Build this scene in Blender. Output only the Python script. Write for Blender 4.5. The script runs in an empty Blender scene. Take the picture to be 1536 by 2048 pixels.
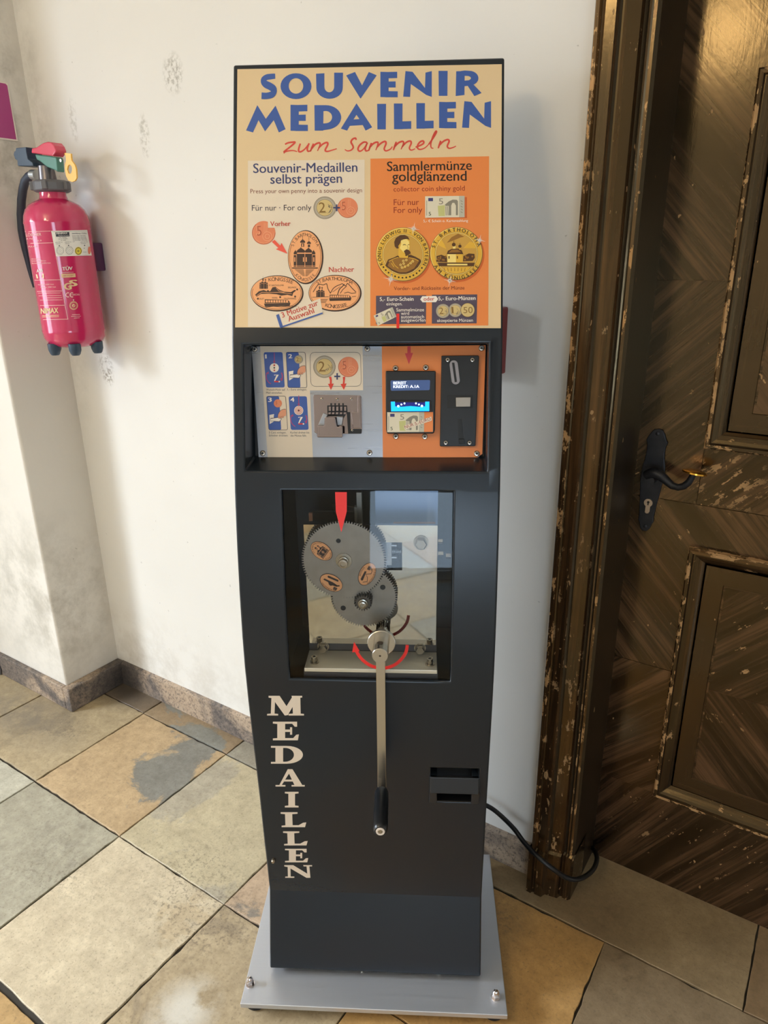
import bpy, bmesh, math, random
from mathutils import Vector, Matrix

random.seed(7)
SC = bpy.context.scene
COL = SC.collection
PI = math.pi

# ------------------------------------------------------------------ camera, world, lights, exposure
# room frame: X runs along the back wall to the right, Y runs into the back wall, Z is up.
FPX, PITCH, ROLL, YAW = 1415.0, .3470, .01271, -.5881
CAM = Vector((0, 0, 1.47))
_f = Vector((0, math.cos(PITCH), -math.sin(PITCH)))
_r = Vector((1, 0, 0))
_d = _f.cross(_r)
_r2 = _r * math.cos(ROLL) + _d * math.sin(ROLL)
_d2 = _d * math.cos(ROLL) - _r * math.sin(ROLL)
_T = Matrix(((math.cos(YAW), math.sin(YAW), 0), (-math.sin(YAW), math.cos(YAW), 0), (0, 0, 1)))
CR, CD, CF = _T @ _r2, _T @ _d2, _T @ _f
cam_data = bpy.data.cameras.new('camera')
cam = bpy.data.objects.new('camera', cam_data)
COL.objects.link(cam)
cam.matrix_world = Matrix((
    (CR.x, -CD.x, -CF.x, CAM.x), (CR.y, -CD.y, -CF.y, CAM.y), (CR.z, -CD.z, -CF.z, CAM.z), (0, 0, 0, 1)))
cam_data.sensor_fit = 'VERTICAL'
cam_data.sensor_height = 36.0
cam_data.sensor_width = 27.0
cam_data.lens = FPX / 2048 * 36.0
cam_data.clip_start = .02
SC.camera = cam

SC.view_settings.view_transform = 'Standard'
SC.view_settings.look = 'None'
SC.view_settings.gamma = 1
SC.view_settings.use_curve_mapping = False
SC.view_settings.exposure = -0.27

world = bpy.data.worlds.new('world')
SC.world = world
world.use_nodes = True
bgn = world.node_tree.nodes['Background']
bgn.inputs[0].default_value = (.75, .86, 1, 1)
bgn.inputs[1].default_value = 9.0

def lamp(name, kind, loc, power, color, **kw):
    l = bpy.data.lights.new(name, kind)
    l.energy = power
    l.color = color
    for k, v in kw.items():
        if k != 'aim': setattr(l, k, v)
    o = bpy.data.objects.new(name, l)
    COL.objects.link(o)
    o.location = loc
    if 'aim' in kw:
        o.rotation_euler = (Vector(kw['aim']) - Vector(loc)).to_track_quat('-Z', 'Y').to_euler()
    return o

# bright sky patch outside the window of the left wall
lamp('sky_light', 'AREA', (-5.6, -2.6, 3.3), 820, (.84, .92, 1.0), shape='RECTANGLE', size=2.2, size_y=1.6, aim=(-1.4, .9, .5))
# fill for the daylight from behind right; its low opening is added, unseen
lamp('daylight_fill', 'AREA', (1.95, -3.06, .87), 46, (.62, .80, 1.0), shape='RECTANGLE', size=1.2, size_y=1.35, aim=(1.2, 1.3, .75))
# warm ceiling lamp of the hall
# two warm bulbs of the ceiling lamp
lamp('ceiling_lamp_bulb', 'POINT', (-.80, -1.25, 2.47), 26, (1.0, .77, .47), shadow_soft_size=.13)
lamp('ceiling_lamp_bulb', 'POINT', (-1.24, -1.15, 2.62), 25, (1.0, .77, .47), shadow_soft_size=.13)

# ------------------------------------------------------------------ projection helpers
def ray(px, py):
    return CR * ((px - 768) / FPX) + CD * ((py - 1024) / FPX) + CF

class Plane:
    """a plane of a real surface; at() gives the point of it seen at a photo position"""
    def __init__(s, p, n, frame=None):
        s.fr = frame or Matrix.Identity(4)
        s.inv = s.fr.inverted()
        s.p = Vector(p)
        s.n = Vector(n).normalized()
    def at(s, px, py, off=0.0):
        o = s.inv @ CAM
        d = s.inv.to_3x3() @ ray(px, py)
        t = (s.p + s.n * off - o).dot(s.n) / d.dot(s.n)
        return o + d * t
    def shifted(s, off):
        return Plane(s.p + s.n * off, s.n, s.fr)

# ------------------------------------------------------------------ materials
def lin(c):
    def f(v):
        v /= 255.0
        return v / 12.92 if v <= .04045 else ((v + .055) / 1.055) ** 2.4
    return (f(c[0]), f(c[1]), f(c[2]), 1.0)

class NT:
    def __init__(s, name):
        s.m = bpy.data.materials.new(name)
        s.m.use_nodes = True
        s.t = s.m.node_tree
        s.b = s.t.nodes['Principled BSDF']
        s.out = s.t.nodes['Material Output']
    def n(s, kind, **kw):
        x = s.t.nodes.new(kind)
        for k, v in kw.items():
            if k.startswith('i_'):
                x.inputs[k[2:].replace('_', ' ')].default_value = v
            else: setattr(x, k, v)
        return x
    def l(s, a, b): s.t.links.new(a, b)
    def coord(s, kind='Object'): return s.n('ShaderNodeTexCoord').outputs[kind]
    def mapping(s, vec, scale=(1, 1, 1), rot=(0, 0, 0), loc=(0, 0, 0)):
        x = s.n('ShaderNodeMapping')
        x.inputs['Scale'].default_value = scale
        x.inputs['Rotation'].default_value = rot
        x.inputs['Location'].default_value = loc
        s.l(vec, x.inputs['Vector'])
        return x.outputs[0]
    def noise(s, vec, scale, detail=4, rough=.55, dist=0):
        x = s.n('ShaderNodeTexNoise')
        x.inputs['Scale'].default_value = scale
        x.inputs['Detail'].default_value = detail
        x.inputs['Roughness'].default_value = rough
        x.inputs['Distortion'].default_value = dist
        if vec is not None: s.l(vec, x.inputs['Vector'])
        return x.outputs['Fac']
    def ramp(s, fac, stops, interp='LINEAR'):
        x = s.n('ShaderNodeValToRGB')
        x.color_ramp.interpolation = interp
        e = x.color_ramp.elements
        while len(e) < len(stops): e.new(.5)
        for i, (p, c) in enumerate(stops):
            e[i].position = p
            e[i].color = c if len(c) == 4 else lin(c)
        s.l(fac, x.inputs['Fac'])
        return x.outputs['Color']
    def mix(s, fac, a, b, mode='MIX'):
        x = s.n('ShaderNodeMix', data_type='RGBA', blend_type=mode)
        if isinstance(fac, (int, float)): x.inputs[0].default_value = fac
        else: s.l(fac, x.inputs[0])
        for i, v in ((6, a), (7, b)):
            if isinstance(v, tuple): x.inputs[i].default_value = v if len(v) == 4 else lin(v)
            else: s.l(v, x.inputs[i])
        return x.outputs[2]
    def math(s, op, a, b=None, clamp=False):
        x = s.n('ShaderNodeMath', operation=op, use_clamp=clamp)
        for i, v in ((0, a), (1, b)):
            if v is None: continue
            if isinstance(v, (int, float)): x.inputs[i].default_value = v
            else: s.l(v, x.inputs[i])
        return x.outputs[0]
    def bump(s, h, strength=.2, dist=.002, normal=None):
        x = s.n('ShaderNodeBump')
        x.inputs['Strength'].default_value = strength
        x.inputs['Distance'].default_value = dist
        s.l(h, x.inputs['Height'])
        if normal is not None: s.l(normal, x.inputs['Normal'])
        s.l(x.outputs[0], s.b.inputs['Normal'])
        return x.outputs[0]
    def spot(s, vec, c, r0, r1, sc=(1, 1, 1)):
        """1 inside r0 of the place c, 0 beyond r1 (sc squeezes the axes)"""
        mp = s.mapping(vec, scale=sc, loc=(-c[0] * sc[0], -c[1] * sc[1], -c[2] * sc[2]))
        ln = s.n('ShaderNodeVectorMath', operation='LENGTH')
        s.l(mp, ln.inputs[0])
        mr = s.n('ShaderNodeMapRange')
        mr.inputs['From Min'].default_value = r1
        mr.inputs['From Max'].default_value = r0
        s.l(ln.outputs['Value'], mr.inputs['Value'])
        return mr.outputs[0]

_MC = {}
def mat(name, rgb, rough=.5, metal=0.0, spec=.5, var=0.0, vscale=20, bump=0.0, bscale=200, emit=None, estr=0, coat=0.0, aniso=None):
    if name in _MC: return _MC[name]
    m = NT(name)
    b = m.b
    b.inputs['Roughness'].default_value = rough
    b.inputs['Metallic'].default_value = metal
    b.inputs['Specular IOR Level'].default_value = spec
    b.inputs['Coat Weight'].default_value = coat
    b.inputs['Coat Roughness'].default_value = .08
    co = m.coord()
    if var:
        f = m.noise(co, vscale)
        c = lin(rgb)
        lo = tuple(v * (1 - var) for v in c[:3]) + (1,)
        hi = tuple(min(1, v * (1 + var)) for v in c[:3]) + (1,)
        m.l(m.ramp(f, [(.3, lo), (.7, hi)]), b.inputs['Base Color'])
    else:
        b.inputs['Base Color'].default_value = lin(rgb)
    if aniso:
        f = m.noise(m.mapping(co, scale=aniso), 1.0, 3)
        rr = m.n('ShaderNodeMapRange')
        rr.inputs['To Min'].default_value = rough * .7
        rr.inputs['To Max'].default_value = rough * 1.35
        m.l(f, rr.inputs['Value'])
        m.l(rr.outputs[0], b.inputs['Roughness'])
        m.bump(f, .08, .0004)
    elif bump:
        m.bump(m.noise(co, bscale, 2), bump, .001)
    if emit:
        b.inputs['Emission Color'].default_value = lin(emit)
        b.inputs['Emission Strength'].default_value = estr
    _MC[name] = m.m
    return m.m

# ------------------------------------------------------------------ mesh builder
def link(o, parent=None):
    COL.objects.link(o)
    if parent is not None: o.parent = parent
    return o

def root_of(o):
    while o.parent is not None: o = o.parent
    return o

ROOTM = {}
def thing(name, label, cat, loc=(0, 0, 0), rotz=0.0, group=None):
    o = bpy.data.objects.new(name, None)
    o.empty_display_size = .05
    COL.objects.link(o)
    o.location = loc
    o.rotation_euler = (0, 0, rotz)
    o['label'] = label
    o['category'] = cat
    if group: o['group'] = group
    ROOTM[o.name] = Matrix.Translation(Vector(loc)) @ Matrix.Rotation(rotz, 4, 'Z')
    return o

def frame_of(n):
    n = Vector(n).normalized()
    a = Vector((0, 0, 1)) if abs(n.z) < .9 else Vector((1, 0, 0))
    u = a.cross(n).normalized()
    v = n.cross(u)
    return u, v, n

class B:
    """collects shapes, in the coordinates of FRAME, into one mesh"""
    def __init__(s, frame=None):
        s.bm = bmesh.new()
        s.fr = frame or Matrix.Identity(4)
        s.mi = 0
        s.sm = False
    def face(s, pts, mi=None):
        vs = [s.bm.verts.new(p) for p in pts]
        try:
            f = s.bm.faces.new(vs)
        except ValueError:
            return None
        f.material_index = s.mi if mi is None else mi
        f.smooth = s.sm
        return f
    def _f(s, vs):
        try:
            f = s.bm.faces.new(vs)
            f.material_index = s.mi
            f.smooth = s.sm
        except ValueError: pass
    def box(s, lo, hi):
        x0, y0, z0 = lo; x1, y1, z1 = hi
        v = [s.bm.verts.new(p) for p in ((x0, y0, z0), (x1, y0, z0), (x1, y1, z0), (x0, y1, z0), (x0, y0, z1), (x1, y0, z1), (x1, y1, z1), (x0, y1, z1))]
        for q in ((0, 3, 2, 1), (4, 5, 6, 7), (0, 1, 5, 4), (1, 2, 6, 5), (2, 3, 7, 6), (3, 0, 4, 7)): s._f([v[i] for i in q])
        return s
    def prism(s, pts, vec):
        """extrude the polygon pts by vec"""
        vec = Vector(vec)
        a = [s.bm.verts.new(p) for p in pts]
        b = [s.bm.verts.new(Vector(p) + vec) for p in pts]
        s._f(a[::-1]); s._f(b)
        n = len(a)
        for i in range(n): s._f([a[i], a[(i + 1) % n], b[(i + 1) % n], b[i]])
        return s
    def loft(s, rings, close=True, caps=True):
        R = [[s.bm.verts.new(p) for p in r] for r in rings]
        n = len(R[0])
        for a, b in zip(R, R[1:]):
            for i in range(n if close else n - 1):
                s._f([a[i], a[(i + 1) % n], b[(i + 1) % n], b[i]])
        if caps:
            sm = s.sm; s.sm = False
            s._f(R[0][::-1]); s._f(R[-1])
            s.sm = sm
        return s
    def cyl(s, p0, p1, r0, r1=None, n=24):
        p0, p1 = Vector(p0), Vector(p1)
        r1 = r0 if r1 is None else r1
        u, v, w = frame_of(p1 - p0)
        rg = lambda p, r: [p + u * (r * math.cos(2 * PI * i / n)) + v * (r * math.sin(2 * PI * i / n)) for i in range(n)]
        sm = s.sm; s.sm = n > 8
        s.loft([rg(p0, r0), rg(p1, r1)])
        s.sm = sm
        return s
    def lathe(s, prof, c=(0, 0, 0), axis=(0, 0, 1), n=32, caps=True):
        """prof: (radius, height) pairs along axis from c"""
        c = Vector(c)
        u, v, w = frame_of(axis)
        sm = s.sm; s.sm = True
        s.loft([[c + w * h + u * (max(r, 1e-5) * math.cos(2 * PI * i / n)) + v * (max(r, 1e-5) * math.sin(2 * PI * i / n)) for i in range(n)] for r, h in prof], caps=caps)
        s.sm = sm
        return s
    def tube(s, path, r, n=10, caps=True):
        path = [Vector(p) for p in path]
        rings = []
        u = None
        for i, p in enumerate(path):
            t = (path[min(i + 1, len(path) - 1)] - path[max(i - 1, 0)]).normalized()
            if u is None: u = frame_of(t)[0]
            u = (u - t * u.dot(t)).normalized()
            v = t.cross(u)
            rr = r[i] if isinstance(r, (list, tuple)) else r
            rings.append([p + u * (rr * math.cos(2 * PI * k / n)) + v * (rr * math.sin(2 * PI * k / n)) for k in range(n)])
        sm = s.sm; s.sm = True
        s.loft(rings, caps=caps)
        s.sm = sm
        return s
    def build(s, name, mats, parent=None, bevel=0, seg=2, sharp=35, loc=None, merge=False, uv=None):
        bm = s.bm
        if merge: bmesh.ops.remove_doubles(bm, verts=bm.verts, dist=1e-5)
        if parent is not None:
            rt = root_of(parent)
            M = ROOTM.get(rt.name, Matrix.Identity(4)).inverted() @ s.fr
        else:
            loc = Vector(loc or (0, 0, 0))
            M = Matrix.Translation(-loc) @ s.fr
        bm.transform(M)
        if not uv: bmesh.ops.recalc_face_normals(bm, faces=bm.faces)
        lim = math.radians(sharp)
        for e in bm.edges:
            if len(e.link_faces) == 2 and e.calc_face_angle(0) > lim: e.smooth = False
        me = bpy.data.meshes.new(name)
        bm.to_mesh(me)
        bm.free()
        for m in (mats if isinstance(mats, (list, tuple)) else [mats]): me.materials.append(m)
        o = bpy.data.objects.new(name, me)
        link(o, parent)
        if parent is None:
            o.location = loc
            ROOTM[o.name] = Matrix.Translation(loc)
        if bevel:
            md = o.modifiers.new('bevel', 'BEVEL')
            md.width = bevel
            md.segments = seg
            md.limit_method = 'ANGLE'
            md.angle_limit = math.radians(40)
        return o

def tag(o, label, cat, group=None, kind=None):
    o['label'] = label
    o['category'] = cat
    if group: o['group'] = group
    if kind: o['kind'] = kind
    return o

def struct(o):
    o['kind'] = 'structure'
    return o

# ------------------------------------------------------------------ flat printed artwork
_GC = {}
def glyphs(txt, bold=0.0):
    """outline faces of a text set in the built-in font: (verts 2D, faces)"""
    k = (txt, round(bold, 3))
    if k in _GC: return _GC[k]
    c = bpy.data.curves.new('t', 'FONT')
    c.body = txt
    c.resolution_u = 3
    c.offset = bold
    o = bpy.data.objects.new('t', c)
    COL.objects.link(o)
    dg = bpy.context.evaluated_depsgraph_get()
    me = bpy.data.meshes.new_from_object(o.evaluated_get(dg))
    vs = [(v.co.x, v.co.y) for v in me.vertices]
    fs = [tuple(p.vertices) for p in me.polygons]
    bpy.data.meshes.remove(me)
    bpy.data.objects.remove(o)
    bpy.data.curves.remove(c)
    _GC[k] = (vs, fs)
    return vs, fs

def ell(cx, cy, rx, ry=None, n=36, a0=0, a1=2 * PI):
    ry = rx if ry is None else ry
    full = abs(a1 - a0 - 2 * PI) < 1e-6
    return [(cx + rx * math.cos(a0 + (a1 - a0) * i / (n if full else n - 1)), cy + ry * math.sin(a0 + (a1 - a0) * i / (n if full else n - 1))) for i in range(n)]

class Art:
    """printing on a surface: shapes are given in sheet units and laid on the surface by SURF.at"""
    LAY = .00012
    def __init__(s, surf, frame=None, scale=1.0, ox=0.0, oy=0.0, base=.0002):
        s.b = B(frame or getattr(surf, 'fr', None))
        s.surf, s.k, s.ox, s.oy, s.base = surf, scale, ox, oy, base
        s.mats = []
        s.ly = 0
    def _m(s, m):
        if m not in s.mats: s.mats.append(m)
        s.b.mi = s.mats.index(m)
    def P(s, x, y, ly=None):
        return s.surf.at(x / s.k + s.ox, y / s.k + s.oy, s.base + s.LAY * (s.ly if ly is None else ly))
    def poly(s, pts, m, ly=None):
        s._m(m)
        s.b.face([s.P(x, y, ly) for x, y in pts])
        return s
    def rect(s, x0, y0, x1, y1, m, ly=None): return s.poly([(x0, y0), (x1, y0), (x1, y1), (x0, y1)], m, ly)
    def rrect(s, q, r, m, ly=None, n=4):
        """rounded quad q (tl, tr, br, bl)"""
        out = []
        for i in range(4):
            p, a, b = Vector(q[i]), Vector(q[i - 1]), Vector(q[(i + 1) % 4])
            ua, ub = (a - p).normalized() * r, (b - p).normalized() * r
            for k in range(n + 1):
                t = k / n
                c = (p + ua) * (1 - t) ** 2 + p * 2 * t * (1 - t) + (p + ub) * t * t
                out.append((c.x, c.y))
        s.poly(out, m, ly)
        return out
    def grid(s, q, m, nx=8, ny=2, ly=None):
        """quad split into cells, for curved surfaces"""
        s._m(m)
        tl, tr, br, bl = [Vector(p) for p in q]
        f = lambda u, v: (tl * (1 - u) + tr * u) * (1 - v) + (bl * (1 - u) + br * u) * v
        for i in range(nx):
            for j in range(ny):
                s.b.face([s.P(*f(u, v), ly) for u, v in ((i / nx, j / ny), ((i + 1) / nx, j / ny), ((i + 1) / nx, (j + 1) / ny), (i / nx, (j + 1) / ny))])
    def disc(s, cx, cy, r, m, ry=None, ly=None, n=32): return s.poly(ell(cx, cy, r, ry, n), m, ly)
    def strip(s, A, C, m, ly=None, close=False):
        s._m(m)
        n = len(A)
        for i in range(n if close else n - 1):
            j = (i + 1) % n
            s.b.face([s.P(*A[i], ly), s.P(*A[j], ly), s.P(*C[j], ly), s.P(*C[i], ly)])
        return s
    def ring(s, cx, cy, r, w, m, ry=None, ly=None, n=40):
        ry = r if ry is None else ry
        return s.strip(ell(cx, cy, r, ry, n), ell(cx, cy, r - w, ry - w, n), m, ly, True)
    def arc(s, cx, cy, r, w, a0, a1, m, ry=None, ly=None, n=16):
        ry = r if ry is None else ry
        return s.strip(ell(cx, cy, r + w / 2, ry + w / 2, n, a0, a1), ell(cx, cy, r - w / 2, ry - w / 2, n, a0, a1), m, ly)
    def line(s, pts, w, m, ly=None, close=False):
        """polyline of width w (or a width per point)"""
        n = len(pts)
        L, R = [], []
        for i, p in enumerate(pts):
            a = pts[(i - 1) % n] if (i or close) else p
            b = pts[(i + 1) % n] if (i < n - 1 or close) else p
            d = Vector((b[0] - a[0], b[1] - a[1]))
            if d.length < 1e-9: d = Vector((1, 0))
            d.normalize()
            ww = w[i] if isinstance(w, (list, tuple)) else w
            k = 1.0
            if (i or close) and (i < n - 1 or close):
                e = Vector((p[0] - a[0], p[1] - a[1]))
                if e.length > 1e-9:
                    k = 1 / max(.45, abs(e.normalized().dot(d)))
            L.append((p[0] - d.y * ww / 2 * k, p[1] + d.x * ww / 2 * k))
            R.append((p[0] + d.y * ww / 2 * k, p[1] - d.x * ww / 2 * k))
        return s.strip(L, R, m, ly, close)
    def text(s, txt, p0, p1, m, h=None, bold=0.0, ly=None, ref=None):
        """txt from p0 to p1 along its baseline; h: height of a capital"""
        s._m(m)
        vs, fs = glyphs(txt)
        if not vs: return s
        x0 = min(v[0] for v in vs); x1 = max(v[0] for v in vs)
        d = Vector((p1[0] - p0[0], p1[1] - p0[1]))
        kx = d.length / (x1 - x0)
        ky = kx if h is None else h / .70
        d.normalize()
        up = Vector((d.y, -d.x))
        l0 = s.ly if ly is None else ly
        for sh in ((-bold, 0, bold) if bold > .001 else (0,)):
            ly = l0 + (sh > 0) * .3 + (sh == 0) * .15
            V = []
            for x, y in vs:
                q = Vector(p0) + d * ((x - x0 + sh) * kx) + up * ((y + abs(sh) * .4) * ky)
                V.append(s.b.bm.verts.new(s.P(q.x, q.y, ly)))
            for f in fs: s.b._f([V[i] for i in f])
        return s
    def arctext(s, txt, cx, cy, rx, ry, a0, a1, m, h, inside=False, bold=.02, ly=None, sx=1.0):
        """letters set around an ellipse from angle a0 to a1 (degrees, clockwise in the sheet); inside: letters stand towards the centre"""
        s._m(m)
        wd = {' ': .5, 'I': .45, '.': .4, '-': .5, 'M': 1.25, 'W': 1.4, 'Ö': 1.05, 'O': 1.1, 'J': .6, 'L': .8, 'E': .85, 'S': .9, 'T': .85}
        ws = [wd.get(c, 1.0) for c in txt]
        tot = sum(ws)
        acc = 0
        for c, w in zip(txt, ws):
            a = math.radians(a0 + (a1 - a0) * (acc + w / 2) / tot)
            acc += w
            if c == ' ': continue
            vs, fs = glyphs(c)
            if not vs: continue
            xm = (min(v[0] for v in vs) + max(v[0] for v in vs)) / 2
            p = Vector((cx + rx * math.cos(a), cy + ry * math.sin(a)))
            nrm = Vector((math.cos(a) / rx, math.sin(a) / ry)).normalized()
            up = -nrm if inside else nrm
            rt = Vector((-up.y, up.x))
            k = h / .70
            l1 = s.ly if ly is None else ly
            for sh in ((-bold, bold) if bold > .001 else (0,)):
                l2 = l1 + (sh > 0) * .2
                V = []
                for x, y in vs:
                    q = p + rt * ((x - xm + sh) * k * sx) + up * (y * k)
                    V.append(s.b.bm.verts.new(s.P(q.x, q.y, l2)))
                for f in fs: s.b._f([V[i] for i in f])
        return s
    def glyph(s, polys, box, m, ly=None):
        """letter made of polygons in a unit square (y down) fitted to box"""
        x0, y0, x1, y1 = box
        for i, pl in enumerate(polys):
            s.poly([(x0 + u * (x1 - x0), y0 + v * (y1 - y0)) for u, v in pl], m, (s.ly if ly is None else ly) + .07 * i)
        return s
    def build(s, name, parent, thick=None):
        for f in s.b.bm.faces: f.smooth = False
        return s.b.build(name, s.mats, parent)

# ================================================================== THE SETTING
WY = 1.345          # back wall
PX = -2.085         # face of the wall return beside the extinguisher
PY = 1.135          # front of that projecting wall
DY = 1.486          # door leaf

def plaster(name, rgb, spots=(), grime=()):
    m = NT(name)
    co = m.coord()
    big = m.noise(co, 1.3, 3)
    c = lin(rgb)
    col = m.ramp(big, [(.3, tuple(v * .95 for v in c[:3]) + (1,)), (.7, tuple(min(1, v * 1.03) for v in c[:3]) + (1,))])
    pat = m.noise(co, 75, 5, .75)
    for (p, r0, r1, sc, rgb2, amt) in spots:
        k = m.spot(co, p, r0, r1, sc)
        k = m.math('MULTIPLY', k, m.ramp(pat, [(.46, (0, 0, 0, 1)), (.58, (1, 1, 1, 1))]))
        k = m.math('MULTIPLY', k, amt, True)
        col = m.mix(k, col, rgb2)
    gr = m.noise(co, 9, 6, .7)
    for (p, r0, r1, sc, rgb2, amt) in grime:
        k = m.spot(co, p, r0, r1, sc)
        k = m.math('MULTIPLY', k, m.ramp(gr, [(.42, (0, 0, 0, 1)), (.66, (1, 1, 1, 1))]))
        k = m.math('MULTIPLY', k, amt, True)
        col = m.mix(k, col, rgb2)
    sp = m.ramp(m.noise(co, 60, 2), [(.76, (0, 0, 0, 1)), (.79, (1, 1, 1, 1))])
    col = m.mix(m.math('MULTIPLY', sp, .35), col, (120, 112, 100))
    m.l(col, m.b.inputs['Base Color'])
    m.b.inputs['Roughness'].default_value = .75
    m.b.inputs['Specular IOR Level'].default_value = .25
    h = m.math('ADD', m.math('MULTIPLY', m.noise(co, 7, 3), 1.0), m.math('MULTIPLY', m.noise(co, 90, 3), .06))
    m.bump(h, .25, .012)
    return m.m

DIRT = (128, 122, 108)
wall_m = plaster('white_plaster', (226, 223, 217),
    spots=[((-1.485, WY, 1.885), .018, .040, (1, 1, .8), (132, 126, 110), .6),
           ((-1.612, WY, 1.764), .020, .036, (1.6, 1, .62), (150, 144, 128), .5),
           ((-1.894, WY, 1.826), .016, .032, (1.6, 1, .5), (160, 154, 138), .4),
           ((-1.90, WY, 1.13), .012, .03, (1, 1, 1), (150, 140, 125), .7),
           ((-1.905, WY, 1.165), .02, .04, (1, 1, .8), (140, 130, 115), .6)],
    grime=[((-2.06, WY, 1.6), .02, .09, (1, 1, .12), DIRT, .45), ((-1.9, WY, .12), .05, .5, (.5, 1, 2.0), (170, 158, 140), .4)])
wall_left_m = plaster('grey_white_plaster', (222, 217, 208),
    grime=[((PX, 1.23, 1.72), .03, .13, (1, 1, 1.0), DIRT, .5), ((PX, 1.29, 1.9), .01, .07, (1, 1, .15), DIRT, .5),
           ((PX, 1.16, .35), .05, .3, (1, 1, .8), (165, 155, 138), .5), ((-2.35, PY, .42), .1, .45, (1, 1, 1), (140, 139, 128), .35)])
ceil_m = mat('ceiling_white', (225, 220, 208), .9)

b = B()
b.box((PX - .4, WY, 0), (-.36, WY + .25, 3.0))
b.box((-.36, WY, 2.30), (.66, WY + .25, 3.0))
b.box((.66, WY, 0), (3.2, WY + .25, 3.0))
struct(b.build('wall_back', wall_m))

b = B()
b.box((-3.6, PY, 0), (PX, WY + .25, 3.0))
lw = b
lw.box((-3.85, -.45, 0), (-3.6, WY + .25, 3.0))
lw.box((-3.85, -3.2, 0), (-3.6, -2.7, 3.0))
lw.box((-3.85, -2.7, 0), (-3.6, -.45, .55))
lw.box((-3.85, -2.7, 2.38), (-3.6, -.45, 3.0))
struct(lw.build('wall_left', wall_left_m, bevel=.008, seg=3))

b = B(); b.box((3.2, -3.2, 0), (3.4, WY + .25, 3.0))
struct(b.build('wall_right', wall_m))
b = B()
b.box((-3.85, -3.2, 0), (1.30, -3.0, 3.0)); b.box((2.60, -3.2, 0), (3.4, -3.0, 3.0))
b.box((1.30, -3.2, 0), (2.60, -3.0, .15)); b.box((1.30, -3.2, 1.6), (2.60, -3.0, 3.0))  # low opening shaped for the fill light
struct(b.build('wall_front', wall_m))
b = B(); b.box((.6, -3.9, 0), (3.4, -3.7, 3.0))
struct(b.build('sky_blocker', mat('blocker_grey', (92, 92, 90), .9)))  # added unseen board, keeps the sky out of the pane's reflection
b = B(); b.box((-3.85, -3.2, 3.0), (3.4, WY + .25, 3.15))
struct(b.build('ceiling', ceil_m))

white_paint = mat('white_window_paint', (228, 226, 220), .45)
b = B()
for y0, y1 in ((-2.7, -2.64), (-.51, -.45), (-1.6, -1.55)): b.box((-3.76, y0, .55), (-3.70, y1, 2.38))
for z0, z1 in ((.55, .61), (2.32, 2.38), (1.75, 1.79)): b.box((-3.76, -2.64, z0), (-3.70, -.51, z1))
struct(b.build('window_1', white_paint))
b = B()
for x0, x1 in ((1.30, 1.36), (2.54, 2.60), (1.93, 1.97)): b.box((x0, -3.18, .15), (x1, -3.12, 1.6))
for z0, z1 in ((.15, .21), (1.54, 1.6)): b.box((1.36, -3.18, z0), (2.54, -3.12, z1))
struct(b.build('fill_opening_frame', white_paint))  # added unseen frame round the fill light's opening

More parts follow.
